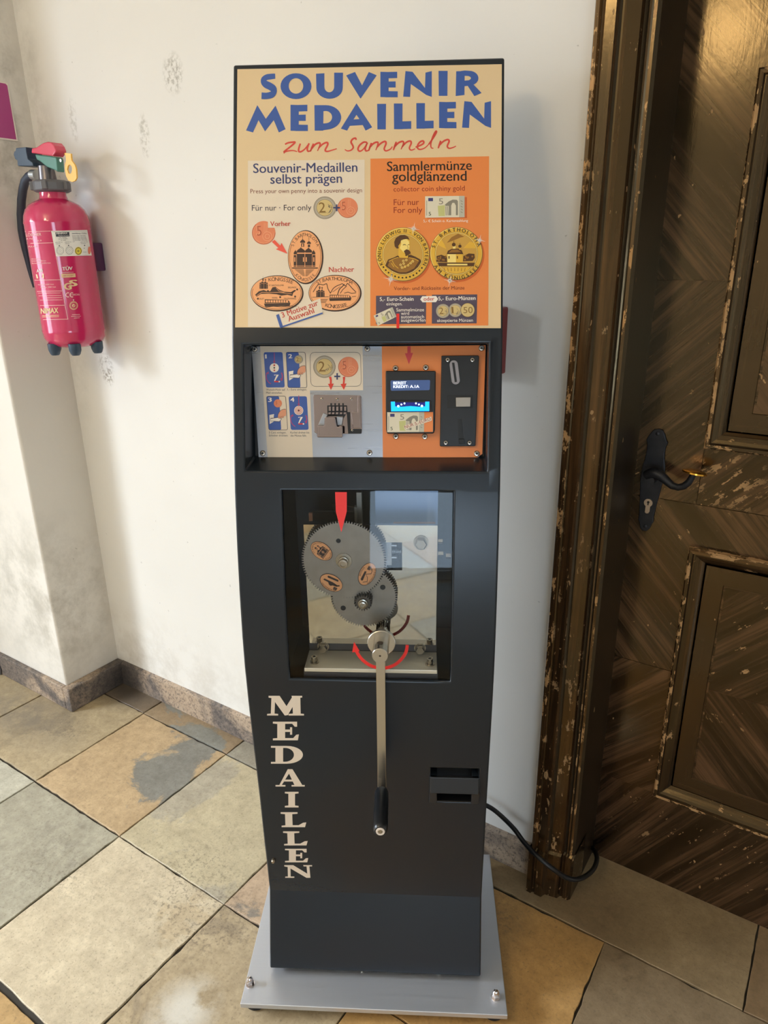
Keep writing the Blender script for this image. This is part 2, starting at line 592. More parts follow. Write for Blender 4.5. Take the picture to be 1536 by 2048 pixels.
# ------------------------------------------------------------------ stone floor
def floor_material():
    m = NT('worn_limestone_slabs')
    co = m.coord()
    def att(n):
        a = m.n('ShaderNodeAttribute', attribute_name=n)
        return a
    t1, t2 = att('tint'), att('tint2')
    n1 = m.math('ADD', m.noise(co, 4.2, 7, .66, .5), m.math('MULTIPLY', m.spot(co, (-1.535, 1.13, 0), .03, .21, (.9, 1.1, 1)), .2))
    fac = m.math('SUBTRACT', m.math('ADD', n1, t2.outputs['Alpha']), .5)
    k = m.ramp(fac, [(.485, (0, 0, 0, 1)), (.525, (1, 1, 1, 1))])
    col = m.mix(k, t1.outputs['Color'], t2.outputs['Color'])
    n2 = m.noise(co, 14, 6, .65)
    col = m.mix(.42, col, m.mix(1.0, col, m.ramp(n2, [(.25, (150, 142, 128)), (.72, (255, 255, 250))]), 'MULTIPLY'))
    n3 = m.noise(co, 160, 3, .7)
    col = m.mix(m.math('MULTIPLY', m.ramp(n3, [(.56, (0, 0, 0, 1)), (.70, (1, 1, 1, 1))]), .42), col, (104, 92, 76))
    n4 = m.noise(co, 48, 5, .75)
    col = m.mix(.5, col, m.mix(1.0, col, m.ramp(n4, [(.32, (192, 188, 180)), (.66, (255, 255, 255))]), 'MULTIPLY'))
    # pitted, speckled worn zones
    zone = m.ramp(m.noise(co, 2.1, 3), [(.56, (0, 0, 0, 1)), (.66, (1, 1, 1, 1))])
    pit = m.ramp(m.noise(co, 95, 3, .7), [(.53, (0, 0, 0, 1)), (.6, (1, 1, 1, 1))])
    col = m.mix(m.math('MULTIPLY', m.math('MULTIPLY', zone, pit), .5), col, (104, 94, 82))
    # pale worn blotch, darker corner and dark blotches
    k = m.math('MULTIPLY', m.spot(co, (-.93, .62, 0), .02, .085, (1, .9, 1)), m.ramp(n2, [(.35, (0, 0, 0, 1)), (.5, (1, 1, 1, 1))]))
    col = m.mix(m.math('MULTIPLY', k, .7), col, (222, 220, 212))
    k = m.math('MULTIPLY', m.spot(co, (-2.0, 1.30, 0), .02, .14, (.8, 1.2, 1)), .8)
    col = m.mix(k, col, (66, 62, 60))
    k = m.math('MULTIPLY', m.spot(co, (-2.2, 1.02, 0), .05, .22, (.6, 1.4, 1)), m.ramp(n2, [(.3, (0, 0, 0, 1)), (.55, (1, 1, 1, 1))]))
    col = m.mix(m.math('MULTIPLY', k, .7), col, (112, 104, 94))
    k = m.math('MULTIPLY', m.spot(co, (-.27, 1.31, 0), .03, .16, (1, 1.2, 1)), m.ramp(n2, [(.3, (0, 0, 0, 1)), (.6, (1, 1, 1, 1))]))
    col = m.mix(m.math('MULTIPLY', k, .55), col, (84, 66, 50))
    m.l(col, m.b.inputs['Base Color'])
    r = m.n('ShaderNodeMapRange')
    r.inputs['To Min'].default_value = .34
    r.inputs['To Max'].default_value = .62
    m.l(n2, r.inputs['Value'])
    m.l(r.outputs[0], m.b.inputs['Roughness'])
    m.b.inputs['Specular IOR Level'].default_value = .4
    h = m.math('ADD', m.noise(co, 22, 5, .6), m.math('MULTIPLY', n3, .12))
    m.bump(h, .22, .004)
    return m.m

grout_m = mat('dark_joint', (58, 54, 48), .95, bump=.3, bscale=120)

def floor():
    bm = bmesh.new()
    l1 = bm.loops.layers.float_color.new('tint')
    l2 = bm.loops.layers.float_color.new('tint2')
    rnd = random.Random(3)
    def slab(x0, y0, x1, y1, c1, c2=None, k=.35, gap=.0015):
        des = lambda c: tuple(v + (sum(c) / 3 - v) * .10 + 9 for v in c)
        c1 = lin(des(c1))
        c2 = lin(des(c2)) if c2 else tuple(v * .82 for v in c1[:3]) + (1,)
        c2 = c2[:3] + (k,)
        g = gap + rnd.uniform(-.0006, .0012)
        J = lambda: rnd.uniform(-.0018, .0018)
        cor = [(x0 + g + J(), y0 + g + J()), (x1 - g + J(), y0 + g + J()), (x1 - g + J(), y1 - g + J()), (x0 + g + J(), y1 - g + J())]
        dz = rnd.uniform(-.001, 0)
        # slightly ragged edge
        edge = []
        for i in range(4):
            a, c = Vector(cor[i]), Vector(cor[(i + 1) % 4])
            n = max(3, int((c - a).length / .02))
            t = (c - a).normalized(); nn = Vector((-t.y, t.x))
            for j in range(n):
                w = rnd.uniform(0, .0016) if rnd.random() < .9 else rnd.uniform(.0015, .004)
                edge.append(a + (c - a) * (j / n) + nn * w * (0 if j == 0 else 1))
        cen = Vector(((x0 + x1) / 2, (y0 + y1) / 2))
        R = []
        for ins, z in ((0, -.02), (0, -.0016), (.0013, dz)):
            rr = []
            for p in edge:
                d = cen - p
                q = p + d.normalized() * ins
                rr.append(bm.verts.new((q.x, q.y, z)))
            R.append(rr)
        fs = []
        n = len(edge)
        for a, c in zip(R, R[1:]):
            for i in range(n): fs.append(bm.faces.new((a[i], a[(i + 1) % n], c[(i + 1) % n], c[i])))
        fs.append(bm.faces.new(R[2]))
        for f in fs:
            for lp in f.loops:
                lp[l1] = c1
                lp[l2] = c2
    TAN, CREAM, GREY, OCH, BRN = (196, 176, 138), (214, 197, 160), (176, 170, 152), (198, 160, 104), (158, 132, 98)
    known = {(-1.84, .851): ((202, 172, 130), (138, 136, 128), .38), (-2.24, .851): ((188, 168, 132), (166, 148, 116), .4),
             (-1.443, .851): ((204, 190, 156), (186, 176, 154), .45), (-2.24, .445): ((198, 194, 176), (182, 176, 156), .4),
             (-1.84, .445): ((176, 170, 150), (164, 158, 140), .45), (-1.443, .445): ((216, 200, 170), (206, 186, 152), .4),
             (-1.047, .445): ((190, 170, 136), (170, 152, 124), .4), (-1.047, .851): ((204, 176, 146), (150, 140, 128), .4),
             (-.647, .851): ((206, 158, 92), (170, 128, 80), .36), (-.247, .851): ((150, 128, 98), (126, 104, 78), .4),
             (-.647, .445): ((210, 164, 98), (172, 130, 80), .36), (-.247, .445): ((176, 146, 104), (140, 112, 80), .4),
             (-1.84, .04): ((210, 196, 172), (190, 180, 160), .4)}
    xs = [-3.84, -3.44, -3.04, -2.64, -2.24, -1.84, -1.443, -1.047, -.647, -.247, .153, .553, .953, 1.353, 1.753, 2.153, 2.553, 2.953, 3.25]
    ys = [-3.16, -2.76, -2.36, -1.96, -1.56, -1.16, -.76, -.36, .04, .445, .851, 1.25]
    for i in range(len(xs) - 1):
        for j in range(len(ys) - 1):
            k = known.get((xs[i], ys[j]))
            if k is None: k = (rnd.choice((TAN, CREAM, GREY, OCH, TAN)), None, .35)
            y0, y1 = ys[j], ys[j + 1]
            if ys[j] == .445 and xs[i] < -1.0: y0 += .002
            if ys[j + 1] == .445 and xs[i] < -1.0: y1 -= .007
            slab(xs[i], y0, xs[i + 1], y1, *k)
    sx = [-3.6, -3.2, -2.75, -2.3, -1.84, -1.443, -1.02, -.60, .04, .5, .95, 1.4, 1.9, 2.4, 3.25]
    sc = [GREY, GREY, GREY, (136, 118, 96), (166, 142, 110), (166, 160, 144), TAN, (160, 136, 100), (146, 118, 84), (178, 160, 96), BRN, BRN, TAN, BRN]
    for i in range(len(sx) - 1): slab(sx[i], 1.25, sx[i + 1], 1.60, sc[i], (142, 142, 134) if i == 4 else None, .5 if i == 4 else .35)
    z = [bm.verts.new(p) for p in ((-3.9, -3.2, -.006), (3.25, -3.2, -.006), (3.25, 1.6, -.006), (-3.9, 1.6, -.006))]
    f = bm.faces.new(z)
    f.material_index = 1
    bmesh.ops.recalc_face_normals(bm, faces=bm.faces)
    me = bpy.data.meshes.new('floor')
    bm.to_mesh(me); bm.free()
    me.materials.append(floor_material())
    me.materials.append(grout_m)
    o = bpy.data.objects.new('floor', me)
    link(o)
    struct(o)
floor()

# ------------------------------------------------------------------ stone baseboards
def base_material():
    m = NT('worn_stone_baseboard')
    co = m.coord()
    n1 = m.noise(co, 5, 5, .6, .8)
    n2 = m.noise(co, 55, 4, .75)
    k = m.ramp(n1, [(.47, (0, 0, 0, 1)), (.60, (1, 1, 1, 1))])
    col = m.mix(k, m.ramp(n2, [(.35, (84, 78, 76)), (.62, (132, 120, 110))]), m.ramp(n2, [(.3, (168, 146, 124)), (.7, (186, 166, 144))]))
    dark = m.ramp(m.noise(co, 120, 3, .8), [(.5, (0, 0, 0, 1)), (.62, (1, 1, 1, 1))])
    col = m.mix(m.math('MULTIPLY', dark, .65), col, (62, 58, 60))
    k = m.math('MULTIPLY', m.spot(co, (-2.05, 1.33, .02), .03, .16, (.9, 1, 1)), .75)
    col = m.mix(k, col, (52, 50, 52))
    m.l(col, m.b.inputs['Base Color'])
    m.b.inputs['Roughness'].default_value = .6
    m.bump(n2, .3, .002)
    return m.m
base_m = base_material()
b = B()
b.prism([(PX + .03, WY, 0), (PX + .03, 1.328, 0), (PX + .03, 1.332, .082), (PX + .03, WY, .089)], (-.449 - PX - .03, 0, 0))
struct(b.build('baseboard_back', base_m))
b = B()
b.prism([(PX, 1.118, 0), (-2.050, 1.118, 0), (-2.050, WY, 0), (PX, WY, 0)], (0, 0, .089))
b.prism([(-3.6, 1.118, 0), (PX, 1.118, 0), (PX, PY, 0), (-3.6, PY, 0)], (0, 0, .089))
struct(b.build('baseboard_left', base_m, bevel=.004))

# ------------------------------------------------------------------ old wooden door
def wood(name, dark, light, peel=0.0, peelc=(188, 148, 104), stripe=1.0, gloss=.17, spots=(), k0=.57, vs=150):
    """grain runs along U of the UV map (metres); flaked paint shows PEELC"""
    m = NT(name)
    uv = m.coord('UV')
    co = m.coord()
    fine = m.noise(m.mapping(uv, scale=(5, vs, 1)), 1.0, 4, .6)
    wide = m.noise(m.mapping(uv, scale=(1.2, 27, 1)), 1.0, 3, .55, .4)
    v = m.math('ADD', m.math('MULTIPLY', fine, .35), m.math('MULTIPLY', wide, .65 * stripe))
    col = m.ramp(v, [(.41, dark), (.5, tuple((a * .55 + c * .45) for a, c in zip(dark, light))), (.60, light)])
    age = m.noise(co, 5, 4)
    col = m.mix(.6, col, m.mix(1.0, col, m.ramp(age, [(.3, (150, 142, 134)), (.7, (255, 250, 240))]), 'MULTIPLY'))
    pn = m.math('ADD', m.math('MULTIPLY', m.noise(m.mapping(uv, scale=(16, 60, 1)), 1.0, 5, .7), .6), m.math('MULTIPLY', m.noise(co, 34, 4, .7), .4))
    kk = m.ramp(pn, [(k0, (0, 0, 0, 1)), (k0 + .02, (1, 1, 1, 1))])
    kp = m.math('MULTIPLY', kk, peel, True) if peel else None
    for c, r0, r1, sc, thr in spots:
        k = m.math('MULTIPLY', m.spot(co, c, r0, r1, sc), m.ramp(pn, [(thr, (0, 0, 0, 1)), (thr + .02, (1, 1, 1, 1))]))
        kp = k if kp is None else m.math('MAXIMUM', kp, k)
    # fine nicks
    nk = m.ramp(m.noise(m.mapping(co, scale=(60, 60, 34)), 1.0, 2, .5), [(.735, (0, 0, 0, 1)), (.75, (1, 1, 1, 1))])
    nk = m.math('MULTIPLY', nk, .8)
    kp = nk if kp is None else m.math('MAXIMUM', kp, nk)
    col = m.mix(kp, col, m.mix(m.noise(co, 60, 2), peelc, tuple(c * .8 for c in peelc)))
    m.l(col, m.b.inputs['Base Color'])
    rr = m.n('ShaderNodeMapRange')
    rr.inputs['To Min'].default_value = gloss
    rr.inputs['To Max'].default_value = .75
    m.l(kp, rr.inputs['Value'])
    m.l(rr.outputs[0], m.b.inputs['Roughness'])
    m.b.inputs['Specular IOR Level'].default_value = .8
    m.b.inputs['Specular Tint'].default_value = (1, .76, .42, 1)
    streak = m.noise(m.mapping(co, scale=(210, 210, 34)), 1.0, 3, .6)
    h = m.math('SUBTRACT', m.math('ADD', m.math('ADD', m.math('MULTIPLY', fine, .4), m.math('MULTIPLY', streak, .55)), m.math('MULTIPLY', m.noise(co, 60, 3), .5)), m.math('MULTIPLY', kp, .8))
    m.bump(h, .16, .0012)
    return m.m

WD, WL = (23, 16, 12), (94, 70, 52)
door_wood = wood('dark_veneer_wood', WD, WL, spots=[((-.175, DY, 1.04), .02, .085, (1, 1, 1.1), .535), ((-.10, DY, .16), .03, .20, (.8, 1, 1.6), .585),
    ((-.07, DY, .66), .05, .18, (1, 1, .8), .60), ((-.3, DY, .97), .04, .2, (1, 1, .6), .62)])
mould_dark = wood('dark_moulding_wood', (36, 26, 18), (92, 68, 42), peel=.8, k0=.60, stripe=.9)
mould_edge = wood('flaking_moulding_edge', (44, 32, 22), (104, 78, 50), peel=1.0, k0=.505, stripe=.9)
plain_wood = wood('brown_border_wood', (52, 38, 26), (80, 60, 42), stripe=.6)

class UVB(B):
    def __init__(s):
        super().__init__()
        s.uv = s.bm.loops.layers.uv.new('UVMap')
    def q(s, pts, ang=0.0, mi=0, ax='XZ', off=(0, 0)):
        f = s.face(pts, mi)
        ca, sa = math.cos(ang), math.sin(ang)
        for lp in f.loops:
            p = lp.vert.co
            x, z = (p.x, p.z) if ax == 'XZ' else (p.y, p.z)
            lp[s.uv].uv = (x * ca + z * sa + off[0], -x * sa + z * ca + off[1])
        return f
    def ring(s, x0, z0, x1, z1, prof, mids, off=0):
        """mitred moulding round a rectangle: prof = (inset, y) list"""
        L = 0
        for k in range(len(prof) - 1):
            (i0, y0), (i1, y1) = prof[k], prof[k + 1]
            w = math.hypot(i1 - i0, y1 - y0)
            r0 = [(x0 + i0, y0, z0 + i0), (x1 - i0, y0, z0 + i0), (x1 - i0, y0, z1 - i0), (x0 + i0, y0, z1 - i0)]
            r1 = [(x0 + i1, y1, z0 + i1), (x1 - i1, y1, z0 + i1), (x1 - i1, y1, z1 - i1), (x0 + i1, y1, z1 - i1)]
            for e in range(4):
                a, c, d, g = r0[e], r0[(e + 1) % 4], r1[(e + 1) % 4], r1[e]
                f = s.face([a, c, d, g], mids[k])
                hz = e in (0, 2)
                vals = [(a, L), (c, L), (d, L + w), (g, L + w)]
                for lp, (p, vv) in zip(f.loops, vals):
                    lp[s.uv].uv = ((p[0] if hz else p[2]) + off + e * 3.1, vv + e * 1.7)
            L += w

def door():
    U = UVB()
    xl, xr, zt = -.356, .60, 2.28
    px0, px1 = -.225, .47                      # panels between the stiles
    lz0, lz1, uz0, uz1 = .255, .895, 1.106, 1.757
    SL, BS, RL = math.radians(45), math.radians(-47), math.radians(57)
    def Q(x0, z0, x1, z1, ang, y=DY, off=(0, 0)):
        U.q([(x0, y, z0), (x1, y, z0), (x1, y, z1), (x0, y, z1)], ang, 0, 'XZ', off)
    g = .0012
    # stiles and rails in chevron veneer
    for k, (x0, x1, mir) in enumerate(((xl, px0, 1), (px1, xr, -1))):
        Q(x0, .0, x1, lz0, RL * mir, off=(k, 0))
        Q(x0, lz0, x1, .59, SL * mir, off=(k, 0)); Q(x0, .59 + g, x1, .985, BS * mir, off=(3, k))
        Q(x0, .985 + g, x1, 1.42, SL * mir, off=(k, 5)); Q(x0, 1.42 + g, x1, zt, BS * mir, off=(7, k))
    Q(px0, 0, px1, lz0, RL, off=(0, 0))
    Q(px0, lz1, px1, .985, BS, off=(3, 0)); Q(px0 + g, .985 + g, px1, uz0, SL, off=(9, 2))
    Q(px0, uz1, px1, zt, BS, off=(7, 0))
    # groove behind the seams, edge of the leaf, underside
    U.q([(xl, DY + .004, 0), (xr, DY + .004, 0), (xr, DY + .004, zt), (xl, DY + .004, zt)], 0)
    U.box((xl, DY + .0045, .004), (xr, DY + .05, zt))
    leaf = U.build('door_1', [door_wood], None, uv=True)
    struct(leaf)
    for nm, z0, z1, zm in (('lower_panel', lz0, lz1, .57), ('upper_panel', uz0, uz1, 1.43)):
        M = UVB()
        prof = [(0, DY), (.001, DY - .014), (.004, DY - .0175), (.010, DY - .017), (.0125, DY - .012), (.014, DY - .012), (.020, DY - .009), (.028, DY - .003), (.034, DY + .004), (.0375, DY + .004)]
        mids = [1, 1, 1, 0, 0, 0, 0, 0, 0]
        M.ring(px0, z0, px1, z1, prof, mids, 0 if nm[0] == 'l' else 11)
        mo = M.build('panel_moulding', [mould_dark, mould_edge], leaf, uv=True)
        V = UVB()
        i0, i1 = .0375, .076
        V.ring(px0, z0, px1, z1, [(i0, DY + .002), (i1 - .002, DY + .002), (i1, DY + .0055), (i1 + .003, DY + .0055)], [1, 2, 2], 5)
        x0, x1, xm = px0 + i1 + .003, px1 - i1 - .003, (px0 + px1) / 2
        yq = DY + .003
        up = [((x0, z0 + i1 + .003, xm, zm), BS), ((xm, z0 + i1 + .003, x1, zm), -BS), ((x0, zm + g, xm, z1 - i1 - .003), SL), ((xm, zm + g, x1, z1 - i1 - .003), -SL)]
        for n_, ((a, c, d, e), an) in enumerate(up):
            V.q([(a, yq, c), (d, yq, c), (d, yq, e), (a, yq, e)], an, 0, 'XZ', (13 + n_, n_))
        V.build('door_panel', [door_wood, plain_wood, mould_dark], leaf, uv=True)
    # handle
    iron = mat('blackened_iron', (40, 42, 48), .42, .6, var=.25, vscale=60, bump=.15, bscale=300)
    steel = mat('dull_nickel', (176, 160, 146), .35, .9)
    brass = mat('polished_brass', (214, 160, 62), .22, 1.0)
    black = mat('keyhole_black', (10, 9, 9), .8)
    pl = Plane((0, DY, 1), (0, -1, 0))
    k, ox, oy = 7.68, 1230, 840
    H = lambda x, y, off: pl.at(x / k + ox, y / k + oy, off)
    out = [(520, 240), (560, 190), (600, 145), (680, 128), (740, 150), (770, 210), (790, 290), (818, 350), (785, 420), (770, 500), (765, 600), (775, 720), (770, 830), (735, 960), (690, 1130), (640, 1310), (600, 1480), (597, 1560), (560, 1610), (540, 1660), (490, 1700), (430, 1690), (390, 1640), (385, 1570), (362, 1520), (375, 1450), (385, 1200), (395, 900), (420, 720), (470, 580), (495, 450), (500, 340), (487, 300)]
    hb = B()
    hb.prism([H(x, y, 0) for x, y in out], Vector((0, -.005, 0)))
    plate = hb.build('handle_plate', iron, leaf, bevel=.0015)
    lv = B()
    c = H(590, 880, .006)
    lv.cyl(c, c + Vector((0, -.03, 0)), .0105, .009)
    path = [(480, 850, .030), (560, 815, .034), (640, 825, .036), (720, 870, .038), (800, 940, .040), (880, 1010, .042), (970, 1035, .044), (1060, 1015, .045), (1130, 960, .046), (1180, 880, .046), (1205, 820, .046)]
    lv.tube([H(*p) for p in path], [.0095, .0105, .011, .010, .0085, .0075, .007, .007, .0068, .0062, .006], n=12)
    lever = lv.build('door_lever', iron, plate)
    rb = B()
    c = H(1222, 805, .046)
    ax = Vector((.10, .12, 1)).normalized()
    rb.lathe([(.001, -.0035), (.018, -.0035), (.0235, -.0015), (.0235, .0015), (.018, .0035), (.001, .0035)], c, ax, 28)
    rb.build('brass_rosette', brass, plate)
    kb = B()
    c = H(515, 1268, .005)
    kb.cyl(c + Vector((0, .0005, 0)), c + Vector((0, -.003, 0)), .0088)
    s0 = [H(x, y, .005) for x, y in ((478, 1300), (545, 1300), (535, 1400), (515, 1428), (485, 1430), (462, 1412))]
    kb.prism(s0, Vector((0, -.0025, 0)))
    kb.mi = 1
    kb.cyl(c + Vector((0, -.003, .0015)), c + Vector((0, -.0033, .0015)), .0026)
    kb.prism([c + Vector(p) for p in ((-.0012, -.003, 0), (.0012, -.003, 0), (.0012, -.003, -.005), (-.0012, -.003, -.005))], Vector((0, -.0003, 0)))
    kb.build('lock_cylinder', [steel, black], plate)
    for x, y in ((655, 210), (465, 1632)):
        sb = B()
        c = H(x, y, .005)
        sb.lathe([(.0042, 0), (.004, .001), (.0025, .0018), (.0003, .002)], c, (0, -1, 0), 14)
        sb.build('screw', iron, plate)
door()

def door_frame():
    dark = wood('shaded_jamb_wood', (30, 24, 20), (52, 40, 30), stripe=.6, gloss=.4)  # darker paint, with the jamb's poor light put into its tone
    main = wood('brown_architrave_wood', (44, 30, 18), (96, 68, 42), peel=.6, k0=.60, stripe=.9, gloss=.17, peelc=(176, 140, 100),
                spots=[((-.40, 1.3, .1), .2, .9, (1, 1, .8), .565)])
    edge = wood('flaking_architrave_edge', (60, 42, 26), (120, 88, 54), peel=1.0, k0=.535, stripe=.9, peelc=(196, 150, 100))
    prof = [(-.448, WY, 0), (-.448, 1.293, 0), (-.4455, 1.288, 2), (-.439, 1.287, 2), (-.436, 1.293, 0), (-.4335, 1.2945, 0), (-.430, 1.290, 0), (-.413, 1.290, 0), (-.410, 1.298, 1),
            (-.407, 1.303, 1), (-.404, 1.303, 0), (-.379, 1.308, 0), (-.376, 1.316, 1), (-.372, 1.320, 1), (-.369, 1.316, 0), (-.366, 1.317, 1), (-.3625, 1.316, 2), (-.357, 1.316, 2), (-.352, 1.322, 3), (-.352, DY + .02, 3)]
    U = UVB()
    z0, z1 = 0.0, 2.35
    L = 0
    for (xa, ya, m0), (xb, yb, m1) in zip(prof, prof[1:]):
        w = math.hypot(xb - xa, yb - ya)
        nz = 12
        for i in range(nz):
            a, c = z0 + (z1 - z0) * i / nz, z0 + (z1 - z0) * (i + 1) / nz
            f = U.face([(xa, ya, a), (xb, yb, a), (xb, yb, c), (xa, ya, c)], {0: 0, 1: 1, 2: 2, 3: 1}[m0 if m1 != 3 else 3])
            for lp, uv in zip(f.loops, ((a, L), (a, L + w), (c, L + w), (c, L))): lp[U.uv].uv = uv
        L += w
    U.box((-.352, 1.316, 2.285), (.66, DY + .02, 2.35))
    o = U.build('trim_1', [main, dark, edge], None, uv=True)
    struct(o)
    P = UVB()
    pl_prof = [(-.4525, WY)] + [(x * 1.0 - .0045 if x < -.44 else x + (.001 if x > -.36 else 0), y - .0055) for x, y, m_ in prof[1:-2]] + [(-.3510, 1.317), (-.351, 1.40)]
    for pa in (pl_prof,):
        for zz in ((0, .128),):
            L = 0
            for (xa, ya), (xb, yb) in zip(pa, pa[1:]):
                w = math.hypot(xb - xa, yb - ya)
                f = P.face([(xa, ya, zz[0]), (xb, yb, zz[0]), (xb, yb, zz[1]), (xa, ya, zz[1])], 0)
                for lp, uv in zip(f.loops, ((zz[0], L), (zz[0], L + w), (zz[1], L + w), (zz[1], L))): lp[P.uv].uv = uv
                f = P.face([(xa, ya, zz[1]), (xb, yb, zz[1]), (xb + .001, yb + .006, zz[1] + .006), (xa + .001, ya + .006, zz[1] + .006)], 0)
                for lp, uv in zip(f.loops, ((0, L), (0, L + w), (.01, L + w), (.01, L))): lp[P.uv].uv = uv
                L += w
    P.build('plinth_block', [wood('dark_plinth_wood', (40, 29, 20), (92, 66, 42), peel=.7, k0=.57, stripe=.8)], o, uv=True)
    b = B()
    b.box((.62, 1.316, 0), (.70, DY + .02, 2.35))
    return o
door_frame()

# ================================================================== THINGS ON THE WALL
class Cyl:
    """upright cylinder; at() gives the point of its near side"""
    fr = Matrix.Identity(4)
    def __init__(s, cx, cy, r): s.c, s.r = (cx, cy), r
    def at(s, px, py, off=0.0):
        d = ray(px, py)
        r = s.r + off
        ox, oy = CAM.x - s.c[0], CAM.y - s.c[1]
        a = d.x * d.x + d.y * d.y
        bb = ox * d.x + oy * d.y
        q = bb * bb - a * (ox * ox + oy * oy - r * r)
        t = (-bb - math.sqrt(max(q, 0))) / a
        return CAM + d * t

def extinguisher():
    cx, cy, r = -1.876, 1.238, .0835
    pl = Plane((cx, cy, 1.4), (0, -1, 0))
    zof = lambda x, y: pl.at(x, y).z
    root = thing('fire_extinguisher', 'red fire extinguisher hung on the wall in the left corner, with yellow safety tag', 'fire extinguisher', (cx, cy, 1.20))
    red = mat('extinguisher_red_enamel', (196, 38, 92), .16, coat=.8, var=.03)
    dark = mat('extinguisher_dark_plastic', (48, 66, 86), .4)
    grey = mat('extinguisher_grey_collar', (96, 96, 100), .38)
    green = mat('extinguisher_green_lever', (74, 126, 112), .38)
    pinkred = mat('extinguisher_handle_red', (206, 60, 88), .25, coat=.4)
    yel = mat('extinguisher_yellow_tag', (236, 182, 76), .4)
    rub = mat('hose_rubber', (44, 52, 68), .45)
    metal = mat('hose_ferrule', (200, 205, 205), .3, .8)
    white = mat('label_white', (232, 228, 222), .4)
    lpink = mat('print_pale', (240, 202, 196), .4)
    sand = mat('print_sand', (226, 196, 150), .4)
    ink = mat('label_ink', (52, 54, 66), .5)
    yl = mat('label_yellow', (232, 208, 60), .4)
    zb, zs, zt = 1.238, 1.582, 1.637
    b = B()
    prof = [(.001, zb + .006), (.042, zb), (.060, zb + .004), (.074, zb + .013), (.0815, zb + .027), (r, zb + .043), (r + .0008, zb + .047), (r, zb + .051), (r, zs - .022), (r + .0008, zs - .018), (r, zs - .014), (.081, zs), (.075, zs + .015), (.065, zs + .027), (.048, zs + .036), (.036, zs + .042), (.034, zs + .050), (.034, zs + .062), (.02, zs + .064)]
    b.lathe(prof, (cx, cy, 0), n=64)
    body = b.build('cylinder', red, root)
    # print on the enamel
    cy_s = Cyl(cx, cy, r)
    A = Art(cy_s, None, 7.584, 30, 450, base=.0008)
    A.LAY = .0004
    for y0, x1, y1 in ((103, 540, 92), (280, 575, 270), (838, 690, 830), (1008, 712, 1000), (1222, 752, 1216), (1437, 805, 1428)):
        n = 6
        xs = {103: 150, 280: 178, 838: 300, 1008: 335, 1222: 380, 1437: 425}[y0]
        A.line([(xs + (x1 - xs) * i / n, y0 + (y1 - y0) * i / n) for i in range(n + 1)], 6, lpink)
    A.line([(625, 480), (690, 830), (722, 1000), (760, 1220), (803, 1430)], 6, lpink)
    A.text('LÖSCHER', (170, 176), (398, 162), lpink, 46)
    A.text('6 kg', (175, 218), (272, 212), lpink, 20); A.text('A B', (335, 247), (405, 243), lpink, 20)
    A.text('PULVER', (205, 338), (335, 332), lpink, 20)
    for y, x0, x1 in ((525, 250, 370), (556, 250, 470), (590, 255, 540)): A.text('Sicherung entfernen', (x0, y), (x1, y - 6), lpink, 20)
    A.text('B', (380, 715), (420, 712), white, 50, .02); A.text('A', (330, 722), (368, 719), white, 50, .02)
    A.poly([(315, 748), (435, 740), (440, 805), (328, 812)], sand)
    A.line([(395, 790), (405, 755), (412, 780)], 8, red, 1)
    for y, x0, x1 in ((915, 350, 590), (955, 390, 620)): A.text('Nur bis 1000 Volt', (x0, y), (x1, y - 6), lpink, 20)
    for y, x0, x1 in ((1035, 350, 690), (1075, 360, 705), (1105, 480, 715), (1140, 380, 720)): A.line([(x0 + (x1 - x0) * i / 5, y - i) for i in range(6)], 5, lpink)
    A.build('inscription', body)
    A = Art(cy_s, None, 7.584, 30, 450, base=.0008)
    A.LAY = .0004
    A.text('NIMAX', (395, 1346), (655, 1335), sand, 82, .035)
    for y in (1372, 1392): A.line([(412 + 51 * i, y + 3 - i) for i in range(6)], 7, sand)
    A.build('maker_mark', body)
    A = Art(cy_s, None, 7.584, 30, 450, base=.0008)
    A.LAY = .0004
    A.text('TÜV', (720, 690), (872, 682), white, 52, .03)
    A.line([(708, 722), (760, 720), (815, 718), (890, 716)], 4, white)
    A.grid([(700, 742), (915, 734), (920, 790), (710, 800)], sand, 4, 1); A.text('ZERTIFIZIERT', (728, 783), (898, 776), red, 26, ly=2)
    A.text('G', (752, 985), (855, 978), sand, 100, .05); A.text('S', (835, 932), (940, 926), sand, 95, .05)
    A.arc(805, 1060, 32, 11, 1.1, 5.2, lpink); A.arc(866, 1060, 32, 11, 1.1, 5.2, lpink); A.rect(838, 1055, 862, 1063, lpink)
    A.text('0036', (872, 1072), (980, 1066), lpink, 28)
    A.ring(890, 1222, 64, 8, sand); A.ring(890, 1222, 50, 5, sand); A.disc(890, 1222, 26, sand); A.disc(888, 1138, 9, white)
    A.line([(875, 1228), (890, 1235), (905, 1205)], 7, red, 2)
    for y, x0, x1 in ((1360, 865, 985), (1386, 850, 1000), (1412, 895, 980)): A.line([(x0 + (x1 - x0) * i / 4, y - i) for i in range(5)], 6, lpink)
    A.build('test_marks', body)
    A = Art(cy_s, None, 7.584, 30, 450, base=.0012)
    A.LAY = .0005
    A.grid([(548, 90), (1096, 75), (1163, 462), (622, 476)], white, 14, 1, 0)
    A.line([(562 + (1092 - 562) * i / 8, 104 - 14 * i / 8) for i in range(9)], 3, ink, 1)
    A.grid([(612, 112), (822, 106), (828, 172), (622, 178)], ink, 6, 1, 1)
    A.text('MINIMAX', (630, 142), (795, 136), white, 26, .03, 2); A.text('Mobile Services', (660, 168), (815, 163), white, 14, 0, 2)
    A.text('Instandhaltung + Prüfung', (865, 135), (1085, 132), ink, 17, .02, 1)
    for i, y in enumerate((170, 192, 214, 236)): A.text('Sachkundiger Wartung', (868 + 4 * i, y), (1068 + 8 * i, y - 4), ink, 14, 0, 1)
